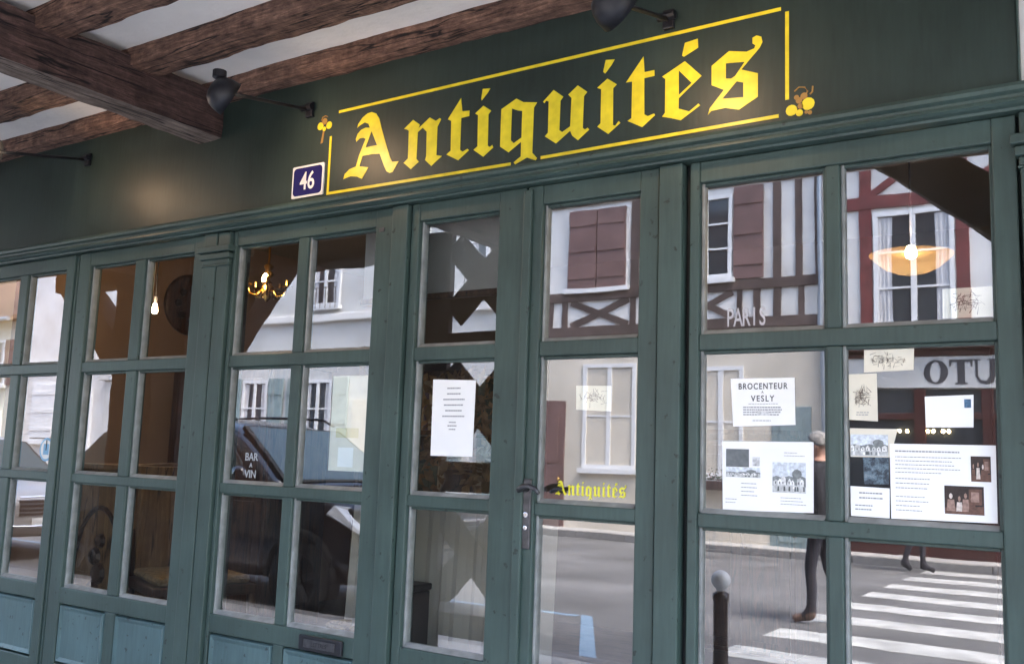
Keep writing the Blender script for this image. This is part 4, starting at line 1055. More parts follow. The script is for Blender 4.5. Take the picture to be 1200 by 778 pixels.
# PARIS letters on the upper pane
t = thing('glass_lettering', (-0.94, -0.005, 0.395 + G), 'white PARIS lettering low on the half-timber reflecting pane', 'lettering')
for i, ch in enumerate('PARIS'):
    text_mesh('letter', ch, -0.985 + i * 0.0235, -0.0046, 0.398 + G, 0.074, MATS['letter_white'] if 'letter_white' in MATS else plain('letter_white', (0.46, 0.45, 0.47), 0.6), t, sx=0.55, bold=0.0006)
t = sheet('card', ((-.426, .468), (-.312, .467), (-.427, .392), (-.312, .392)), 'cream sketched card in the lower corner of the lamp-lit pane', 'card', PAPERC, y=0.0022)
sketch(t, -0.418, -0.320, 0.400, 0.460, 1)
t = sheet('card', ((-.618, .318), (-.495, .318), (-.619, .259), (-.497, .263)), 'cream printed card at the top edge of the pane above the engraving', 'card', PAPERC)
sketch(t, -0.605, -0.51, 0.268, 0.312, 2)
t = sheet('card', ((-.658, .255), (-.587, .256), (-.658, .136), (-.586, .132)), 'upright cream card with a small engraved figure, left side of its pane', 'card', PAPERC, curl=0.0006)
sketch(t, -0.645, -0.602, 0.170, 0.225, 3); lines(t, -0.642, -0.605, 0.146, 0.158, 2, INKG, 11, 0.002, 0.3, True)
t = sheet('envelope', ((-.472, .195), (-.360, .199), (-.471, .118), (-.362, .119)), 'white envelope with a blue stamp above the big white poster', 'envelope', PAPER)
pic(t, -0.381, -0.366, 0.167, 0.188, STAMP, 'stamp')
t = sheet('photograph', ((-.657, .114), (-.538, .113), (-.656, .040), (-.558, .041)), 'pale landscape photograph between the engraving and the dark card', 'photograph', PAPERC, y=-0.0042)
scene_pic(t, -0.655, -0.562, 0.043, 0.098, 'village', 7)
t = sheet('card', ((-.625, .039), (-.562, .041), (-.622, -.029), (-.562, -.027)), 'dark blue mottled card half behind the big white poster', 'card', PH_BLUE, y=-0.0042)
t = sheet('card', ((-.657, -.035), (-.560, -.037), (-.656, -.111), (-.561, -.112)), 'small white card with two text lines beside the big poster foot', 'card', PAPER)
lines(t, -0.635, -0.57, -0.07, -0.045, 2, INKG, 12, 0.0034, 0.2); lines(t, -0.645, -0.59, -0.098, -0.078, 2, INKG, 13, 0.003, 0.3)
t = sheet('poster', ((-.558, .076), (-.314, .076), (-.557, -.112), (-.315, -.109)), 'big white poster with text and two brown photographs in the right window', 'poster', PAPER, y=-0.0062)
lines(t, -0.545, -0.395, 0.05, 0.065, 1, INKG, 14, 0.0034, 0.0); lines(t, -0.545, -0.39, 0.0, 0.048, 5, INKG, 15, 0.0018, 0.3); lines(t, -0.545, -0.445, -0.04, -0.005, 3, INKG, 16, 0.002, 0.3); lines(t, -0.545, -0.46, -0.095, -0.05, 4, INKG, 17, 0.0018, 0.4)
scene_pic(t, -0.370, -0.326, -0.012, 0.049, 'people', 3); scene_pic(t, -0.431, -0.343, -0.092, -0.024, 'people', 5)
# sticker, lettered sheet, door card, cream sheet
t = thing('round_sticker', (-4.328, -0.005, -0.08 + G), 'round pale blue sticker on the far left window pane', 'sticker')
MB().prism_xz([(-4.328 + 0.054 * math.cos(2 * math.pi * k / 24), -0.026 + G + 0.055 * math.sin(2 * math.pi * k / 24)) for k in range(24)], -0.0052, -0.0043).build('disc', STICK, t)
MB().prism_xz([(-4.328 + 0.044 * math.cos(2 * math.pi * k / 24), -0.026 + G + 0.045 * math.sin(2 * math.pi * k / 24)) for k in range(24)], -0.0058, -0.0053).build('disc_field', ENAM_W, t)
MB().box(-4.350, -4.306, -0.0064, -0.0059, -0.05 + G, 0.0 + G).build('emblem', STICK, t)
MB().box(-4.331, -4.324, -0.0070, -0.0065, -0.03 + G, 0.018 + G).build('emblem', INK, t)
t = thing('glass_lettering', (-2.92, 0.002, -0.11 + G), 'white block letters in three lines on the middle pane over the dark car', 'lettering')
LW = plain('letter_pale', (0.40, 0.42, 0.43), 0.6)
for i, (txt, z, sz) in enumerate((('BAR', -0.036, 0.042), ('A', -0.062, 0.024), ('VIN', -0.102, 0.042))):
    text_mesh('letter_line', txt, -2.925, -0.0046, z + G, sz, LW, t, sx=0.95, bold=0.0006)
t = sheet('card', ((-1.486, .237), (-1.364, .235), (-1.484, .162), (-1.362, .157)), 'faint printed card hanging inside the right door leaf', 'card', PAPERC, y=0.0030)
sketch(t, -1.48, -1.37, 0.165, 0.232, 9)
t = sheet('poster', ((-2.52, .285), (-2.345, .285), (-2.52, -.06), (-2.345, -.06)), 'large cream sheet with a yellow strip in the middle window pane', 'poster', PAPERC, y=0.0022)
pic(t, -2.49, -2.38, 0.06, 0.095, plain('strip_yellow', (0.60, 0.54, 0.28), 0.7)); pic(t, -2.475, -2.40, -0.045, 0.025, PAPER)

# ------------------------------------------------------------------ houses across the street (they show in the glass)
YF = -14.2
class House:
    def __init__(s, name, label, x0, x1, h, ridge, wall, roofmat, depth=9.0, chim=True):
        s.x0, s.x1 = x0, x1
        s.r = thing(name, ((x0 + x1) / 2, YF, 0.0), label, 'house', 'houses across the street')
        MB().box(x0, x1, YF - depth, YF, -0.12, h).build('wall', wall, s.r)
        yc = YF - depth / 2
        e = 0.35
        rf = MB().prism_yz([(YF + e, h - 0.05), (YF + e, h + 0.10), (yc, ridge + 0.15), (YF - depth - e, h + 0.10), (YF - depth - e, h - 0.05), (yc, ridge)], x0 - 0.02, x1 + 0.02)
        # gable infill
        s.roof = rf.build('roof', roofmat, s.r)
        MB().prism_yz([(YF - 0.02, h), (yc, ridge - 0.02), (YF - depth + 0.02, h)], x0 + 0.01, x1 - 0.01).build('gable', wall, s.r)
        if chim:
            cx = x0 + 0.8
            c = MB().box(cx - 0.3, cx + 0.3, yc - 0.35, yc + 0.35, ridge - 0.6, ridge + 1.2); c.box(cx - 0.36, cx + 0.36, yc - 0.41, yc + 0.41, ridge + 1.201, ridge + 1.32)
            c.build('chimney', T_BRN, s.roof)
        MB().tube([(x0, YF + e + 0.06, h + 0.02), (x1, YF + e + 0.06, h + 0.02)], 0.07, 8).build('gutter', PIPE, s.roof)
    def fb(s, name, x0, x1, z0, z1, d0, d1, mat, parent=None, bevel=0.0):
        return MB().box(x0, x1, YF + d0, YF + d1, z0, z1).build(name, mat, parent or s.r, bevel=bevel)
    def bar(s, x0, z0, x1, z1, w, mat, d=0.035, name='timber'):
        q = Vector((x1 - x0, z1 - z0)); n = Vector((-q.y, q.x)).normalized() * w / 2
        return MB().prism_xz([(x0 + n.x, z0 + n.y), (x1 + n.x, z1 + n.y), (x1 - n.x, z1 - n.y), (x0 - n.x, z0 - n.y)], YF + 0.001, YF + d).build(name, mat, s.r)
    def window(s, x0, x1, z0, z1, nv=2, nh=3, curtain=True, sill=True, fm=WFRAME, fw=0.075):
        m = MB()
        m.box(x0, x0 + fw, YF + 0.001, YF + 0.06, z0, z1); m.box(x1 - fw, x1, YF + 0.001, YF + 0.06, z0, z1)
        m.box(x0 + fw, x1 - fw, YF + 0.001, YF + 0.058, z1 - fw, z1); m.box(x0 + fw, x1 - fw, YF + 0.001, YF + 0.058, z0, z0 + fw)
        xi0, xi1, zi0, zi1 = x0 + fw, x1 - fw, z0 + fw, z1 - fw
        xs = [xi0 + (xi1 - xi0) * k / nv for k in range(nv + 1)]
        for k in range(1, nv):
            m.box(xs[k] - 0.045, xs[k] + 0.045, YF + 0.001, YF + 0.054, zi0, zi1)
        zs = [zi0 + (zi1 - zi0) * k / nh for k in range(nh + 1)]
        for k in range(1, nh):
            for i in range(nv):
                a = xs[i] + (0.045 if i else 0); b = xs[i + 1] - (0.045 if i < nv - 1 else 0)
                m.box(a, b, YF + 0.001, YF + 0.044, zs[k] - 0.017, zs[k] + 0.017)
        f = m.build('window', fm, s.r)
        for i in range(nv):
            a = xs[i] + (0.045 if i else 0); b = xs[i + 1] - (0.045 if i < nv - 1 else 0)
            for k in range(nh):
                q0 = zs[k] + (0.017 if k else 0); q1 = zs[k + 1] - (0.017 if k < nh - 1 else 0)
                MB().box(a, b, YF + 0.001, YF + 0.014, q0, q1).build('pane', FARGLASS, f)
            if curtain:
                w = (b - a) * 0.42
                ca = a if i == 0 else b - w
                vs = []; n = 10
                for q in range(n + 1):
                    xx = ca + w * q / n; yy = YF + 0.020 + 0.006 * math.sin(q * 2.1)
                    vs += [(xx, yy, zi0 + 0.02), (xx, yy, zi1 - 0.02)]
                fs = [(2 * q, 2 * q + 2, 2 * q + 3, 2 * q + 1) for q in range(n)]
                kk = len(vs); vs += [(x_, YF + 0.0145, z_) for x_, _, z_ in vs[:]]
                fs += [(2 * q + kk, 2 * q + 1 + kk, 2 * q + 3 + kk, 2 * q + 2 + kk) for q in range(n)]
                MB().add(vs, fs).build('curtain', CURT, f, fix=False)
        if sill:
            MB().box(x0 - 0.06, x1 + 0.06, YF + 0.001, YF + 0.14, z0 - 0.09, z0 - 0.002).build('sill', WFRAME if fm is WFRAME else fm, f)
        return f
    def shutter(s, x0, x1, z0, z1, mat, d=0.07):
        m = MB().box(x0, x1, YF + 0.03, YF + d, z0, z1)
        sh = m.build('shutter', mat, s.r, bevel=0.008)
        n = 3
        for k in range(n):
            z = z0 + (z1 - z0) * (k + 0.5) / n
            MB().box(x0 + 0.02, x1 - 0.02, YF + d + 0.001, YF + d + 0.022, z - 0.05, z + 0.05).build('batten', mat, sh)
        return sh
    def door(s, x0, x1, z1, mat):
        d = s.fb('door', x0, x1, 0.03, z1, 0.001, 0.05, mat, bevel=0.01)
        for q0, q1 in ((0.2, z1 * 0.45), (z1 * 0.52, z1 - 0.2)):
            MB().box(x0 + 0.14, x1 - 0.14, YF + 0.051, YF + 0.07, q0, q1).build('door_panel', mat, d, bevel=0.01)
        MB().lathe([(0.02, 0), (0.02, 0.03), (0.035, 0.05), (0.0, 0.08)], (x1 - 0.1, YF + 0.051, 1.05), (0, 1, 0), 10).build('handle', BRASS, d)

# --- red half-timbered house with a dark red shop below
A = House('half_timbered_house', 'red half-timbered house over a dark red shop, reflected in the right panes', -4.52, 3.6, 7.6, 11.2, PL_WHITE, TILES)
A.window(-3.80, -2.52, 3.78, 5.80, 2, 3, True)
A.window(-0.75, 0.55, 3.78, 5.80, 2, 3, True)
for x in (-4.42, -3.93, -2.40, -0.88, 0.70, 2.0, 3.5):
    A.fb('timber', x - 0.10, x + 0.10, 3.70, 7.58, 0.001, 0.042, T_RED, bevel=0.006)
for x in (-1.88, -1.38, 1.2, 1.6, 2.5, 3.0):
    A.fb('timber', x - 0.06, x + 0.06, 3.70, 5.86, 0.001, 0.036, T_RED, bevel=0.006)
A.fb('timber', -4.52, 3.6, 5.88, 6.10, 0.001, 0.050, T_RED, bevel=0.006)
A.fb('timber', -4.52, 3.6, 7.05, 7.26, 0.001, 0.050, T_RED, bevel=0.006)
for xa, xb in ((-3.83, -2.50), (-2.30, -0.98), (-0.78, 0.60), (0.80, 1.90), (2.1, 3.4)):
    A.bar(xa, 6.12, xb, 7.04, 0.13, T_RED, 0.034); A.bar(xa, 7.04, xb, 6.12, 0.13, T_RED, 0.039)
A.fb('cornice', -4.5, 3.58, 3.42, 3.70, 0.001, 0.24, SHOPRED, bevel=0.02)
A.fb('cornice', -4.48, 3.56, 3.32, 3.418, 0.001, 0.14, SHOPRED, bevel=0.02)
sg = A.fb('shop_sign', -4.45, 3.5, 2.80, 3.315, 0.001, 0.10, PL_GREY, bevel=0.01)
# serif letters, reading from the street (towards -x)
def ell(cx, cz, rx, rz, n=28): return [(cx + rx * math.cos(2 * math.pi * k / n), cz + rz * math.sin(2 * math.pi * k / n)) for k in range(n)]
SER = {'O': ([ell(0, .5, .46, .5), ell(0, .5, .20, .43)]),
       'T': ([[(-.42, 1), (.42, 1), (.42, .72), (.37, .72), (.33, .90), (.13, .90), (.13, .07), (.24, .05), (.24, 0), (-.24, 0), (-.24, .05), (-.13, .07), (-.13, .90), (-.33, .90), (-.37, .72), (-.42, .72)]]),
       'U': ([[(-.44, 1), (-.10, 1), (-.10, .95), (-.18, .93), (-.18, .30), (-.05, .12), (.12, .14), (.25, .32), (.25, .93), (.14, .95), (.14, 1), (.44, 1), (.44, .95), (.34, .93), (.34, .30), (.18, .03), (-.08, -.02), (-.32, .06), (-.38, .28), (-.38, .93), (-.44, .95)]]),
       'A': ([[(-.46, 0), (-.46, .05), (-.37, .07), (-.03, 1), (.08, 1), (.40, .07), (.48, .05), (.48, 0), (.10, 0), (.10, .05), (.19, .07), (.13, .27), (-.18, .27), (-.25, .07), (-.14, .05), (-.14, 0)], [(-.15, .34), (.11, .34), (-.02, .72)]])}
for ch, cx in (('A', -1.72), ('U', -2.12), ('T', -2.47), ('O', -2.84)):
    flat_letters('sign_letter', SER[ch], YF + 0.108, 0.006, INK, sg, lambda u, v, cx=cx: (cx - u * 0.40, 2.865 + v * 0.385))
A.fb('shop_window', -4.3, -1.2, 0.55, 2.78, 0.001, 0.03, FARGLASS)
for x in (-4.42, -3.1, -2.1, -1.1, 0.1, 1.5, 3.45):
    A.fb('shop_post', x - 0.09, x + 0.09, 0.02, 2.79, 0.001, 0.09, SHOPRED, bevel=0.01)
A.fb('shop_panel', -4.3, -1.2, 0.03, 0.549, 0.001, 0.07, SHOPRED, bevel=0.01)
A.fb('shop_panel', -1.0, 3.35, 0.03, 2.78, 0.001, 0.06, SHOPRED, bevel=0.01)
A.fb('transom', -4.32, -1.2, 2.30, 2.40, 0.031, 0.08, SHOPRED, bevel=0.01)
LB = emit('shop_light', (1.0, 0.72, 0.35), 8.0)
for x in (-3.42, -3.30, -2.98, -2.90, -2.76, -2.68):
    MB().lathe([(0.0, -0.03), (0.025, -0.015), (0.03, 0.01), (0.015, 0.03)], (x, YF + 0.06, 2.11), (0, 0, 1), 10).build('light_bulb', LB, A.r)
# --- brown half-timbered house with shutters
B = House('half_timbered_house', 'brown half-timbered house with shutters, reflected in the door and poster window', -10.6, -4.54, 7.7, 11.6, PL_WHITE, TILES)
B.fb('ground_floor_render', -10.58, -4.58, 0.0, 3.90, 0.001, 0.030, PL_BEIGE)
B.fb('timber', -10.6, -4.56, 4.62, 4.80, 0.001, 0.055, T_BRN, bevel=0.006)
B.fb('timber', -10.6, -4.56, 3.91, 4.10, 0.001, 0.060, T_BRN, bevel=0.006)
B.fb('timber', -10.6, -4.56, 6.60, 6.76, 0.001, 0.055, T_BRN, bevel=0.006)
for x, w in ((-5.46, .14), (-5.07, .12), (-4.72, .12), (-8.30, .18), (-10.5, .16), (-8.02, .10)):
    B.fb('timber', x - w / 2, x + w / 2, 4.801, 6.599, 0.001, 0.044, T_BRN, bevel=0.006)
for x in (-10.3, -9.2, -8.3, -7.4, -6.4, -5.6, -5.0):
    B.fb('timber', x - .06, x + .06, 6.761, 7.69, 0.001, 0.044, T_BRN, bevel=0.006)
for x, w in ((-6.16, .10), (-5.83, .13), (-5.46, .13), (-5.03, .10), (-7.4, .1), (-7.9, .12), (-10.2, .12), (-9.86, .12), (-8.33, .12)):
    B.fb('timber', x - w / 2, x + w / 2, 4.101, 4.619, 0.001, 0.040, T_BRN, bevel=0.006)
B.bar(-9.72, 4.12, -8.44, 4.60, 0.13, T_BRN, 0.034); B.bar(-9.72, 4.60, -8.44, 4.12, 0.13, T_BRN, 0.038)
B.bar(-7.25, 4.12, -6.30, 4.60, 0.12, T_BRN, 0.034); B.bar(-7.25, 4.60, -6.30, 4.12, 0.12, T_BRN, 0.038)
B.window(-7.34, -6.30, 4.86, 6.45, 2, 3, False)
B.shutter(-6.27, -5.70, 4.82, 6.55, SHUT); B.shutter(-7.94, -7.37, 4.82, 6.55, SHUT)
B.window(-9.78, -8.46, 4.86, 6.46, 2, 3, False)
B.shutter(-9.76, -9.13, 4.83, 6.48, SHUT, 0.12); B.shutter(-9.11, -8.48, 4.83, 6.48, SHUT, 0.12)
B.window(-6.98, -6.12, 1.22, 3.24, 2, 2, True)
B.window(-9.36, -8.20, 1.28, 3.32, 2, 2, True)
B.door(-10.4, -9.75, 2.6, SHUT)
B.door(-5.6, -4.9, 2.5, SHUTG)
MB().tube([(-4.66, YF + 0.12, 0.05), (-4.66, YF + 0.12, 7.5), (-4.66, YF + 0.35, 7.7)], 0.055, 10).build('drain_pipe', PIPE, B.r)
fbx = thing('flower_box', (-6.55, YF + 0.17, 1.02), 'window box of small flowers under the beige house window, reflected beside the poster', 'flower box')
MB().box(-6.95, -6.15, YF + 0.145, YF + 0.34, 1.00, 1.16).build('box', T_BRN, fbx, bevel=0.01)
rnd = random.Random(3); m = MB(); mf = MB()
for k in range(260):
    c = Vector((rnd.uniform(-6.97, -6.13), YF + rnd.uniform(0.12, 0.38), 1.16 + rnd.uniform(0, 0.26) * rnd.random() + 0.02))
    a = Vector((rnd.uniform(-1, 1), rnd.uniform(-1, 1), rnd.uniform(-.6, 1))).normalized() * 0.035
    b = a.orthogonal().normalized() * 0.016
    (mf if k % 6 == 0 else m).add([c - b, c + a * 0.6 + b * 0.2, c + b, c - a * 0.5], [(0, 1, 2, 3)])
q = m.build('foliage', LEAFM, fbx, fix=False); q['kind'] = 'stuff'
q = mf.build('blossom', FLOWR, fbx, fix=False); q['kind'] = 'stuff'
# --- grey-white plastered house
C = House('plastered_house', 'pale grey plastered house with a string course, reflected in the middle window', -21.0, -10.64, 8.2, 11.5, PL_GREY, SLATE)
C.fb('string_course', -20.98, -10.66, 4.60, 4.78, 0.001, 0.12, PL_WHITE, bevel=0.02)
for x in (-19.2, -16.62, -14.0, -11.9):
    w = C.window(x - 0.48, x + 0.48, 4.98, 6.75, 2, 3, True)
    MB().tube([(x - 0.5, YF + 0.2, 5.40), (x + 0.5, YF + 0.2, 5.40)], 0.015, 6).build('railing', IRON, w)
    for k in range(7):
        xx = x - 0.48 + 0.16 * k
        MB().tube([(xx, YF + 0.2, 4.90), (xx, YF + 0.2, 5.40)], 0.009, 5).build('railing_bar', IRON, w)
for x in (-18.9, -16.75, -13.4):
    C.window(x - 0.46, x + 0.46, 1.15, 3.18, 2, 3, True)
    C.shutter(x - 1.0, x - 0.50, 1.12, 3.22, SHUTG); C.shutter(x + 0.50, x + 1.0, 1.12, 3.22, SHUTG)
C.door(-15.6, -14.6, 2.7, PL_BEIGE); C.door(-12.0, -11.1, 2.6, SHUTG)
C.fb('plinth', -20.98, -15.62, 0.0, 0.75, 0.001, 0.05, PL_BEIGE)
# --- white house and the cream house further off
D = House('plastered_house', 'white house with a broad pilaster, reflected in the left window beyond the pier', -30.0, -21.04, 7.9, 11.4, PL_WHITE, SLATE)
D.fb('pilaster', -25.2, -24.7, 0.0, 3.3, 0.001, 0.16, PL_GREY, bevel=0.02)
D.fb('pilaster_cap', -25.35, -24.55, 3.302, 3.5, 0.001, 0.26, PL_GREY, bevel=0.02)
D.fb('string_course', -29.98, -21.06, 3.72, 3.84, 0.001, 0.10, PL_GREY, bevel=0.02)
for x in (-23.0, -26.5):
    D.window(x - 0.5, x + 0.5, 4.6, 6.4, 2, 3, True)
    D.window(x - 0.55, x + 0.55, 1.2, 3.1, 2, 2, True)
D.window(-29.1, -27.7, 1.5, 3.3, 1, 2, False); D.shutter(-29.0, -27.8, 1.6, 3.25, WFRAME, 0.09)
MB().tube([(-29.6, YF + 0.12, 0.05), (-29.6, YF + 0.12, 7.8)], 0.06, 8).build('drain_pipe', PIPE, D.r)
E_ = House('plastered_house', 'cream house with a low tiled roof, reflected at the far left edge', -41.0, -30.04, 5.3, 9.2, PL_CREAM, TILES)
for x in (-31.2, -33.6, -36.2, -38.9):
    E_.window(x - 0.5, x + 0.5, 3.2, 4.7, 2, 2, True); E_.window(x - 0.5, x + 0.5, 0.9, 2.4, 2, 2, True)
    E_.shutter(x - 1.02, x - 0.52, 3.2, 4.7, SHUT); E_.shutter(x + 0.52, x + 1.02, 3.2, 4.7, SHUT)
F_ = House('half_timbered_house', 'white timbered house standing to the right of the red one across the street', 3.64, 12.0, 7.4, 10.8, PL_WHITE, TILES)
for x in (4.9, 7.6, 10.4):
    F_.window(x - 0.55, x + 0.55, 4.4, 6.1, 2, 3, True); F_.window(x - 0.6, x + 0.6, 1.1, 3.0, 2, 2, True)
for x in (3.8, 6.2, 9.0, 11.8):
    F_.fb('timber', x - .09, x + .09, 3.7, 7.38, 0.001, 0.04, T_BRN)
F_.fb('timber', 3.66, 11.98, 3.5, 3.698, 0.001, 0.05, T_BRN)

# ------------------------------------------------------------------ bollard on the kerb
def bollard(x, y, label):
    t = thing('bollard', (x, y, 0.12), label, 'bollard', 'bollards along the kerb')
    MB().lathe([(0.062, 0), (0.062, 0.04), (0.046, 0.06), (0.043, 0.62), (0.050, 0.635), (0.050, 0.665), (0.030, 0.68)], (x, y, 0.0), (0, 0, 1), 20).build('shaft', plain('bollard_brown', (0.030, 0.016, 0.010), 0.25) if 'bollard_brown' not in MATS else MATS['bollard_brown'], t, smooth=True)
    MB().lathe([(0.030, -0.058)] + [(0.0575 * math.sin(math.pi * k / 12), -0.0575 * math.cos(math.pi * k / 12)) for k in range(2, 13)], (x, y, 0.745), (0, 0, 1), 20).build('ball', ENAM_W, t, smooth=True)
bollard(-2.175, -3.02, 'dark bollard with a white ball top reflected in the lower right panes')
bollard(1.0, -3.02, 'dark bollard with a white ball top standing right of the timber post')

# ------------------------------------------------------------------ parked cars
def car(name, xf, yc, paint, label, H=1.66, L=4.5, w=0.92, plate='', rails=True, body_dark=True):
    t = thing(name, (xf - L / 2, yc, 0.0), label, 'car')
    k = H / 1.66
    st = [(0.0, .46, .76, .66), (.05, .34, .84, .80), (.30, .28, .95, .89), (.85, .27, 1.03, .92), (1.30, .27, 1.08, .92), (2.2, .27, 1.09, .92), (3.2, .27, 1.11, .92), (4.0, .29, 1.10, .91), (4.38, .34, 1.05, .86), (4.5, .52, .96, .76)]
    vs = []; n = 0
    for u, zb, zt, hw in st:
        u *= L / 4.5; zb *= k; zt *= k; hw *= w / .92
        zm = (zb + zt) / 2
        half = [(hw * .86, zb), (hw * .97, zb + .08), (hw, zm - .05), (hw * .99, zm + .10), (hw * .965, zt - .07), (hw * .87, zt - .005), (hw * .45, zt + .015)]
        ring = half + [(0, zt + .02)] + [(-a, b) for a, b in reversed(half)] + [(0, zb)]
        n = len(ring)
        vs += [(xf - u, yc + a, b) for a, b in ring]
    fs = []
    for i in range(len(st) - 1):
        for j in range(n):
            fs.append((i * n + j, i * n + (j + 1) % n, (i + 1) * n + (j + 1) % n, (i + 1) * n + j))
    fs.append(tuple(range(n))); fs.append(tuple((len(st) - 1) * n + j for j in reversed(range(n))))
    MB().add(vs, fs).build('body', paint, t, smooth=True, subsurf=2)
    # cabin
    cs = [(1.18, 1.06, .80), (1.30, 1.10, .795), (1.62, 1.36, .73), (1.98, 1.60, .655), (2.4, 1.655, .645), (3.2, 1.65, .64), (3.85, 1.57, .625), (4.20, 1.28, .68), (4.36, 1.07, .74)]
    def bw(u): return 0.875 if u > 1.4 else 0.84
    vs = []
    for u, zt, wt in cs:
        half = [(bw(u), 1.0), (bw(u) - .012, 1.06), (wt + (bw(u) - wt) * 0.45, 1.06 + (zt - 1.06) * 0.5), (wt, zt - (zt - 1.06) * .09), (wt * .90, zt - .008), (wt * .5, zt + .012)]
        ring = [(a * w / .92, b * k) for a, b in half]
        ring = ring + [(0, (zt + .018) * k)] + [(-a, b) for a, b in reversed(ring)] + [(0, .98 * k)]
        n = len(ring)
        vs += [(xf - u * L / 4.5, yc + a, b) for a, b in ring]
    fs = []
    for i in range(len(cs) - 1):
        for j in range(n):
            fs.append((i * n + j, i * n + (j + 1) % n, (i + 1) * n + (j + 1) % n, (i + 1) * n + j))
    fs.append(tuple(range(n))); fs.append(tuple((len(cs) - 1) * n + j for j in reversed(range(n))))
    MB().add(vs, fs).build('cabin', paint, t, smooth=True, subsurf=1)
    X = lambda u: xf - u * L / 4.5
    def ys(z): return (0.900 - (z - 1.06) * 0.385) * w / .92
    # windscreen, rear screen, side windows
    def quad(name, pts, off, mat, out=0.016, grow=1.0):
        if grow != 1.0:
            cg = sum((Vector(p) for p in pts), Vector()) / len(pts)
            pts = [cg + (Vector(p) - cg) * grow for p in pts]
        a = [Vector(p) for p in pts]; nn = (a[1] - a[0]).cross(a[2] - a[0]).normalized()
        o = Vector(off); nn = nn if nn.dot(o) > 0 else -nn
        m = len(a); vs = [p + nn * out for p in a] + [p - nn * 0.03 for p in a]
        fs = [tuple(range(m)), tuple(range(2 * m - 1, m - 1, -1))] + [(i, i + m, (i + 1) % m + m, (i + 1) % m) for i in range(m)]
        return MB().add(vs, fs).build(name, mat, t, bevel=0.004)
    def P(u, y, z): return (X(u), yc + y * w / .92, z * k)
    quad('windscreen_trim', [P(1.27, -.70, 1.115), P(1.27, .70, 1.115), P(1.90, .575, 1.565), P(1.90, -.575, 1.565)], (1, 0, .6), TYRE, 0.011, 1.06)
    quad('windscreen', [P(1.27, -.70, 1.115), P(1.27, .70, 1.115), P(1.90, .575, 1.565), P(1.90, -.575, 1.565)], (1, 0, .6), CARGL)
    quad('rear_screen', [P(4.33, -.62, 1.13), P(4.33, .62, 1.13), P(3.93, .54, 1.53), P(3.93, -.54, 1.53)], (-1, 0, .6), CARGL)
    for s in (-1, 1):
        for po in (((1.62, 1.13), (2.50, 1.13), (2.50, 1.54), (2.06, 1.54), (1.74, 1.28)), ((2.58, 1.13), (3.42, 1.13), (3.42, 1.53), (2.58, 1.54)), ((3.50, 1.14), (3.98, 1.16), (3.72, 1.48), (3.50, 1.52))):
            quad('window_trim', [(X(u), yc + s * ys(z), z * k) for u, z in po], (0, s, .2), TYRE, 0.011, 1.10)
            quad('side_window', [(X(u), yc + s * ys(z), z * k) for u, z in po], (0, s, .2), CARGL)
        for wu in (0.88, 3.58):
            c = (X(wu), yc + s * (w - 0.20), 0.34)
            wh = MB().lathe([(0.20, 0.0), (0.30, -0.005), (0.338, 0.03), (0.345, 0.11), (0.338, 0.19), (0.30, 0.222), (0.235, 0.222), (0.225, 0.20), (0.21, 0.05)], c, (0, s, 0), 28).build('wheel', TYRE, t, smooth=True)
            rm = MB().lathe([(0.225, 0.10), (0.228, 0.205), (0.205, 0.210), (0.200, 0.12), (0.0, 0.12)], c, (0, s, 0), 28)
            for q in range(5):
                a = 2 * math.pi * q / 5 + 0.3
                d = Vector((math.cos(a), 0, math.sin(a)))
                e = Vector((-math.sin(a), 0, math.cos(a)))
                rm.obox(Vector(c) + d * 0.115 + Vector((0, s * 0.178, 0)), d * 0.095, e * 0.030, Vector((0, 0.018, 0)))
            rm.lathe([(0.055, 0.16), (0.05, 0.205), (0.0, 0.208)], c, (0, s, 0), 14)
            rm.build('rim', RIMM, wh)
            arch = []
            for q in range(13):
                a = math.pi * q / 12
                arch.append((c[0] + 0.395 * math.cos(a), yc + s * (w * 0.985), 0.34 + 0.395 * math.sin(a)))
            MB().tube(arch, 0.028, 6).build('wheel_arch', TYRE, t, smooth=True)
            MB().lathe([(0.36, 0.0), (0.37, 0.012)], (c[0], yc + s * (w * 0.972), 0.34), (0, s, 0), 24).build('arch_liner', TYRE, t)
        MB().lathe([(0.0, 0.0), (0.05, 0.01), (0.075, 0.06), (0.07, 0.12), (0.0, 0.14)], P(1.52, s * .93, 1.14), (0.2, s, 0.2), 12).build('mirror', paint, t, smooth=True)
        # headlight: long swept lens with chrome brow
        hl = [P(0.10, s * .58, .66), P(0.05, s * .44, .72), P(0.16, s * .50, .86), P(0.60, s * .86, .93), P(0.64, s * .905, .86), P(0.28, s * .865, .70)]
        m = len(hl); cen = Vector((-.35, 0, 0)); v2 = [(p[0] + .050, p[1] + s * .045, p[2] + .012) for p in hl] + [(p[0] - .12, p[1] - s * .10, p[2] - .02) for p in hl]
        MB().add(v2, [tuple(range(m)), tuple(range(2 * m - 1, m - 1, -1))] + [(i, i + m, (i + 1) % m + m, (i + 1) % m) for i in range(m)]).build('headlight', HEADL, t, bevel=0.008)
        MB().lathe([(0.055, 0.0), (0.06, 0.02), (0.045, 0.03), (0.0, 0.032)], P(0.045, s * .60, .47), (1, s * .35, 0), 14).build('fog_light', HEADL, t)
        MB().box(X(4.47), X(4.30), yc + s * .62, yc + s * .80, .82 * k, 1.0 * k).build('tail_light', REDL, t, bevel=0.02)
        for hu in (2.38, 3.30):
            MB().tube([P(hu, s * .935, .98), P(hu - .08, s * .955, .985), P(hu - .2, s * .935, .98)], 0.012, 6).build('door_handle', CHROME, t)
        if rails:
            MB().tube([P(2.0, s * .62, 1.635), P(2.15, s * .62, 1.70), P(3.0, s * .615, 1.715), P(3.75, s * .60, 1.67), P(3.85, s * .60, 1.60)], 0.014, 8).build('roof_rail', IRON if body_dark else CHROME, t, smooth=True)
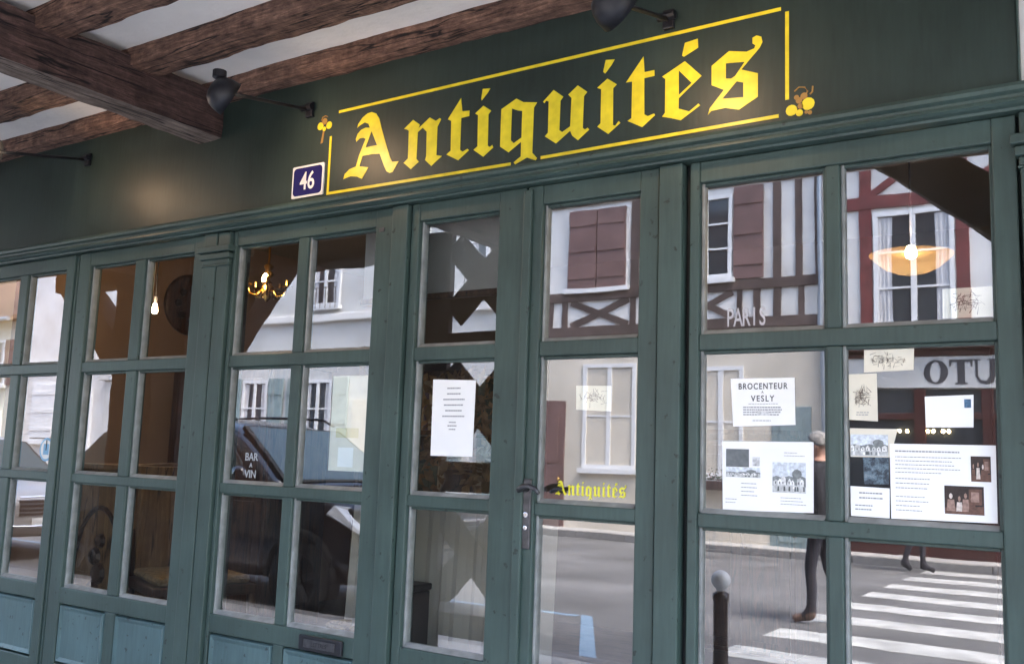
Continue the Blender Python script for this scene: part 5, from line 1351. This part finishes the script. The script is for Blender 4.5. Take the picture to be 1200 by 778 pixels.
    g = MB()
    for q in range(4):
        z = (.60 + q * .055) * k
        g.box(X(-0.012), X(0.10), yc - .42, yc + .42, z, z + .028)
    o = g.build('grille', IRON, t, bevel=0.004)
    MB().tube([P(-.005, -.45, .84), P(-.02, 0, .845), P(-.005, .45, .84)], 0.014, 6).build('chrome_strip', CHROME, t)
    MB().box(X(-0.028), X(-0.012), yc - .26, yc + .26, .40, .51).build('number_plate', ENAM_W, t, bevel=0.003)
    MB().tube([P(.16, -.86, .50), P(-.01, -.60, .46), P(-.02, 0, .455), P(-.01, .60, .46), P(.16, .86, .50)], 0.02, 6).build('bumper_trim', TYRE if body_dark else CHROME, t, smooth=True)
    return t
car('parked_car', -5.05, -4.30, CARBLK, 'black estate car with roof rails reflected in the middle window', 1.72, 5.0, .96)
car('parked_car', -11.2, -4.28, CARSIL, 'pale silver car parked behind the black one, reflected far left', 1.5, 4.2, .88, rails=False, body_dark=False)

# ------------------------------------------------------------------ people in the street
def person(name, loc, rot, label, mats, pose, height=1.78):
    """mats: skin, top, trousers, shoes, hair; faces -x before rotation"""
    t = thing(name, loc, label, 'person')
    J = {'pel': ((0, 0, .98), (.15, .11)), 'belly': ((0, 0, 1.14), (.155, .11)), 'chest': ((-.01, 0, 1.32), (.17, .115)), 'up': ((0, 0, 1.44), (.12, .085)),
         'neck': ((-.015, 0, 1.53), (.056, .056)), 'head': ((-.03, 0, 1.62), (.080, .086)), 'crown': ((-.028, 0, 1.72), (.066, .074))}
    E = [('pel', 'belly'), ('belly', 'chest'), ('chest', 'up'), ('up', 'neck'), ('neck', 'head'), ('head', 'crown')]
    for s, n in ((1, 'l'), (-1, 'r')):
        sw = pose['arm' + n]; lg = pose['leg' + n]
        J['sh' + n] = ((0, s * .19, 1.43), (.062, .062)); J['el' + n] = ((sw[0][0], s * .25, sw[0][1]), (.047, .047)); J['wr' + n] = ((sw[1][0], s * .25, sw[1][1]), (.030, .033))
        wv = Vector(J['wr' + n][0]); el = Vector(J['el' + n][0]); d = (wv - el).normalized()
        J['pa' + n] = (tuple(wv + d * .075), (.024, .040))
        E += [('up', 'sh' + n), ('sh' + n, 'el' + n), ('el' + n, 'wr' + n), ('wr' + n, 'pa' + n)]
        ac = Vector((1, 0, 0)) if abs(d.x) < .9 else Vector((0, 0, 1))
        ac = (ac - d * ac.dot(d)).normalized()
        for q, ln in enumerate((.062, .074, .070, .055)):
            b = wv + d * .095 + ac * ((q - 1.5) * .021)
            J['f%d%s' % (q, n)] = (tuple(b), (.0095, .0095)); J['g%d%s' % (q, n)] = (tuple(b + d * ln * .55 + Vector((0, -s * .008, 0))), (.0088, .0088)); J['h%d%s' % (q, n)] = (tuple(b + d * ln + Vector((0, -s * .026, 0))), (.007, .007))
            E += [('pa' + n, 'f%d%s' % (q, n)), ('f%d%s' % (q, n), 'g%d%s' % (q, n)), ('g%d%s' % (q, n), 'h%d%s' % (q, n))]
        b = wv + d * .035 - ac * .035
        J['th' + n] = (tuple(b), (.011, .011)); J['ti' + n] = (tuple(b + d * .045 - ac * .018), (.0085, .0085)); E += [('wr' + n, 'th' + n), ('th' + n, 'ti' + n)]
        J['hip' + n] = ((0, s * .09, .93), (.090, .090)); J['kn' + n] = ((lg[0][0], s * .095, lg[0][1]), (.057, .057)); J['ca' + n] = (((lg[0][0] * .6 + lg[1][0] * .4) + .012, s * .095, lg[0][1] * .6 + lg[1][1] * .4), (.050, .050))
        J['an' + n] = ((lg[1][0], s * .09, lg[1][1]), (.038, .038)); J['he' + n] = ((lg[2][0], s * .09, lg[2][1]), (.036, .034)); J['to' + n] = ((lg[3][0], s * .10, lg[3][1]), (.030, .042))
        E += [('pel', 'hip' + n), ('hip' + n, 'kn' + n), ('kn' + n, 'ca' + n), ('ca' + n, 'an' + n), ('an' + n, 'he' + n), ('an' + n, 'to' + n)]
    keys = list(J); idx = {q: i for i, q in enumerate(keys)}
    me = bpy.data.meshes.new('body')
    me.from_pydata([J[q][0] for q in keys], [(idx[a], idx[b]) for a, b in E], [])
    tmp = bpy.data.objects.new('body', me); COL.objects.link(tmp)
    sk = tmp.modifiers.new('Skin', 'SKIN'); sk.use_smooth_shade = True
    for i, q in enumerate(keys):
        v = me.skin_vertices[0].data[i]; v.radius = J[q][1]; v.use_root = (q == 'pel')
    su = tmp.modifiers.new('Sub', 'SUBSURF'); su.levels = 2; su.render_levels = 2
    dg = bpy.context.evaluated_depsgraph_get()
    bm_ = bpy.data.meshes.new_from_object(tmp.evaluated_get(dg))
    bpy.data.objects.remove(tmp)
    sc = height / 1.80
    bm_.materials.clear()
    for q in mats[:4]: bm_.materials.append(q)
    hands = [Vector(J['pa' + n][0]) for n in 'lr']
    for p in bm_.polygons:
        c = p.center
        if c.z > 1.50: k = 0
        elif any((c - h).length < .13 for h in hands): k = 0
        elif any((c - Vector(J['an' + n][0])).length < 0.05 or (c - Vector(J['to' + n][0])).length < .12 or (c - Vector(J['he' + n][0])).length < .07 for n in 'lr'): k = 3
        elif c.z < .97 and abs(c.y) < .22 and min((c - Vector(J['wr' + n][0])).length for n in 'lr') > .05 and not any((c - Vector(J['el' + n][0])).length < .3 and abs(c.y) > .19 for n in 'lr'): k = 2
        else: k = 1
        p.material_index = k; p.use_smooth = True
    M = Matrix.Translation(loc) @ Matrix.Rotation(rot, 4, 'Z') @ Matrix.Scale(sc, 4)
    bm_.transform(M); bm_.name = 'body'
    link('body', bm_, t)
    # hair: cap of the skull, open at the face
    vs = []; fs = []; n = 18; mrows = 7
    for i in range(mrows):
        ph = math.pi * 0.56 * i / (mrows - 1)
        for j in range(n):
            th = 2 * math.pi * j / n
            front = max(0, -math.cos(th))
            r_ = .098 + .006 * noise.noise(Vector((i, j * .7, 3)))
            pe = ph * (1 - 0.42 * front)
            vs.append(M @ Vector((-.022 + r_ * 1.10 * math.sin(pe) * math.cos(th), r_ * .92 * math.sin(pe) * math.sin(th), 1.672 + r_ * 1.22 * math.cos(pe))))
    for i in range(mrows - 1):
        for j in range(n):
            fs.append((i * n + j, i * n + (j + 1) % n, (i + 1) * n + (j + 1) % n, (i + 1) * n + j))
    o = MB().add(vs, fs).build('hair', mats[4], t, smooth=True)
    q = o.modifiers.new('Solid', 'SOLIDIFY'); q.thickness = 0.012; q.offset = 0
    fc = MB()
    def L(*p): return M @ Vector(p)
    fc.add([L(-.112, .016, 1.60), L(-.112, -.016, 1.60), L(-.138, 0, 1.605), L(-.112, 0, 1.655)], [(0, 2, 1), (0, 3, 2), (2, 3, 1), (0, 1, 3)])
    fc.build('nose', mats[0], t)
    for s in (-1, 1):
        MB().lathe([(0.0, -.006), (.018, -.004), (.021, .003), (.0, .006)], L(-.02, s * .088, 1.635), (M.to_3x3() @ Vector((.3, s, 0))).normalized(), 10).build('ear', mats[0], t, smooth=True)
        MB().lathe([(0.0, -.004), (.010, 0), (.0, .004)], L(-.104, s * .031, 1.652), (M.to_3x3() @ Vector((-1, s * .2, 0))).normalized(), 8).build('eye', INK, t)
    MB().tube([L(-.104, -.024, 1.572), L(-.111, 0, 1.570), L(-.104, .024, 1.572)], .0045, 5).build('mouth', SHUT, t)
    # shirt collar and jacket hem
    MB().lathe([(.066, -.012), (.078, .0), (.066, .022), (.060, .02), (.070, 0)], L(-.008, 0, 1.505), (0, 0, 1), 16).build('collar', SHIRT, t, smooth=True)
    ring = [(.172, 0), (.182, .02), (.186, .22), (.190, .30)]
    vs = []; fs = []; n = 18
    for r_, h in ((.200, .86), (.190, .97), (.182, 1.12), (.195, 1.30), (.16, 1.43)):
        for j in range(n):
            th = 2 * math.pi * j / n
            vs.append(L(-.004 + r_ * .78 * math.cos(th), r_ * 1.10 * math.sin(th), h))
    for i in range(4):
        for j in range(n): fs.append((i * n + j, i * n + (j + 1) % n, (i + 1) * n + (j + 1) % n, (i + 1) * n + j))
    o = MB().add(vs, fs).build('jacket', mats[1], t, smooth=True)
    q = o.modifiers.new('Solid', 'SOLIDIFY'); q.thickness = 0.012; q.offset = 0
    return t
WALK = {'arml': ((.06, 1.15), (-.10, .93)), 'armr': ((.02, 1.14), (.10, .90)),
        'legl': ((-.07, .51), (-.06, .085), (-.03, .045), (-.235, .032)), 'legr': ((.05, .52), (.17, .13), (.215, .095), (.065, .035))}
person('person', (-2.66, -6.80, 0.0), R(0), 'white-haired person in black jacket and tan shoes striding on the crossing', (SKIN, CL_BLK, CL_TRO, SHOE, HAIRW), WALK, 1.79)
person('person', (-2.92, -12.75, 0.0), R(180), 'person in dark clothes at the far end of the crossing', (SKIN, CL_BLK, CL_TRO, CL_BLK, HAIRB), WALK, 1.70)

for o in bpy.data.objects:
    if '_y' in o: del o['_y']
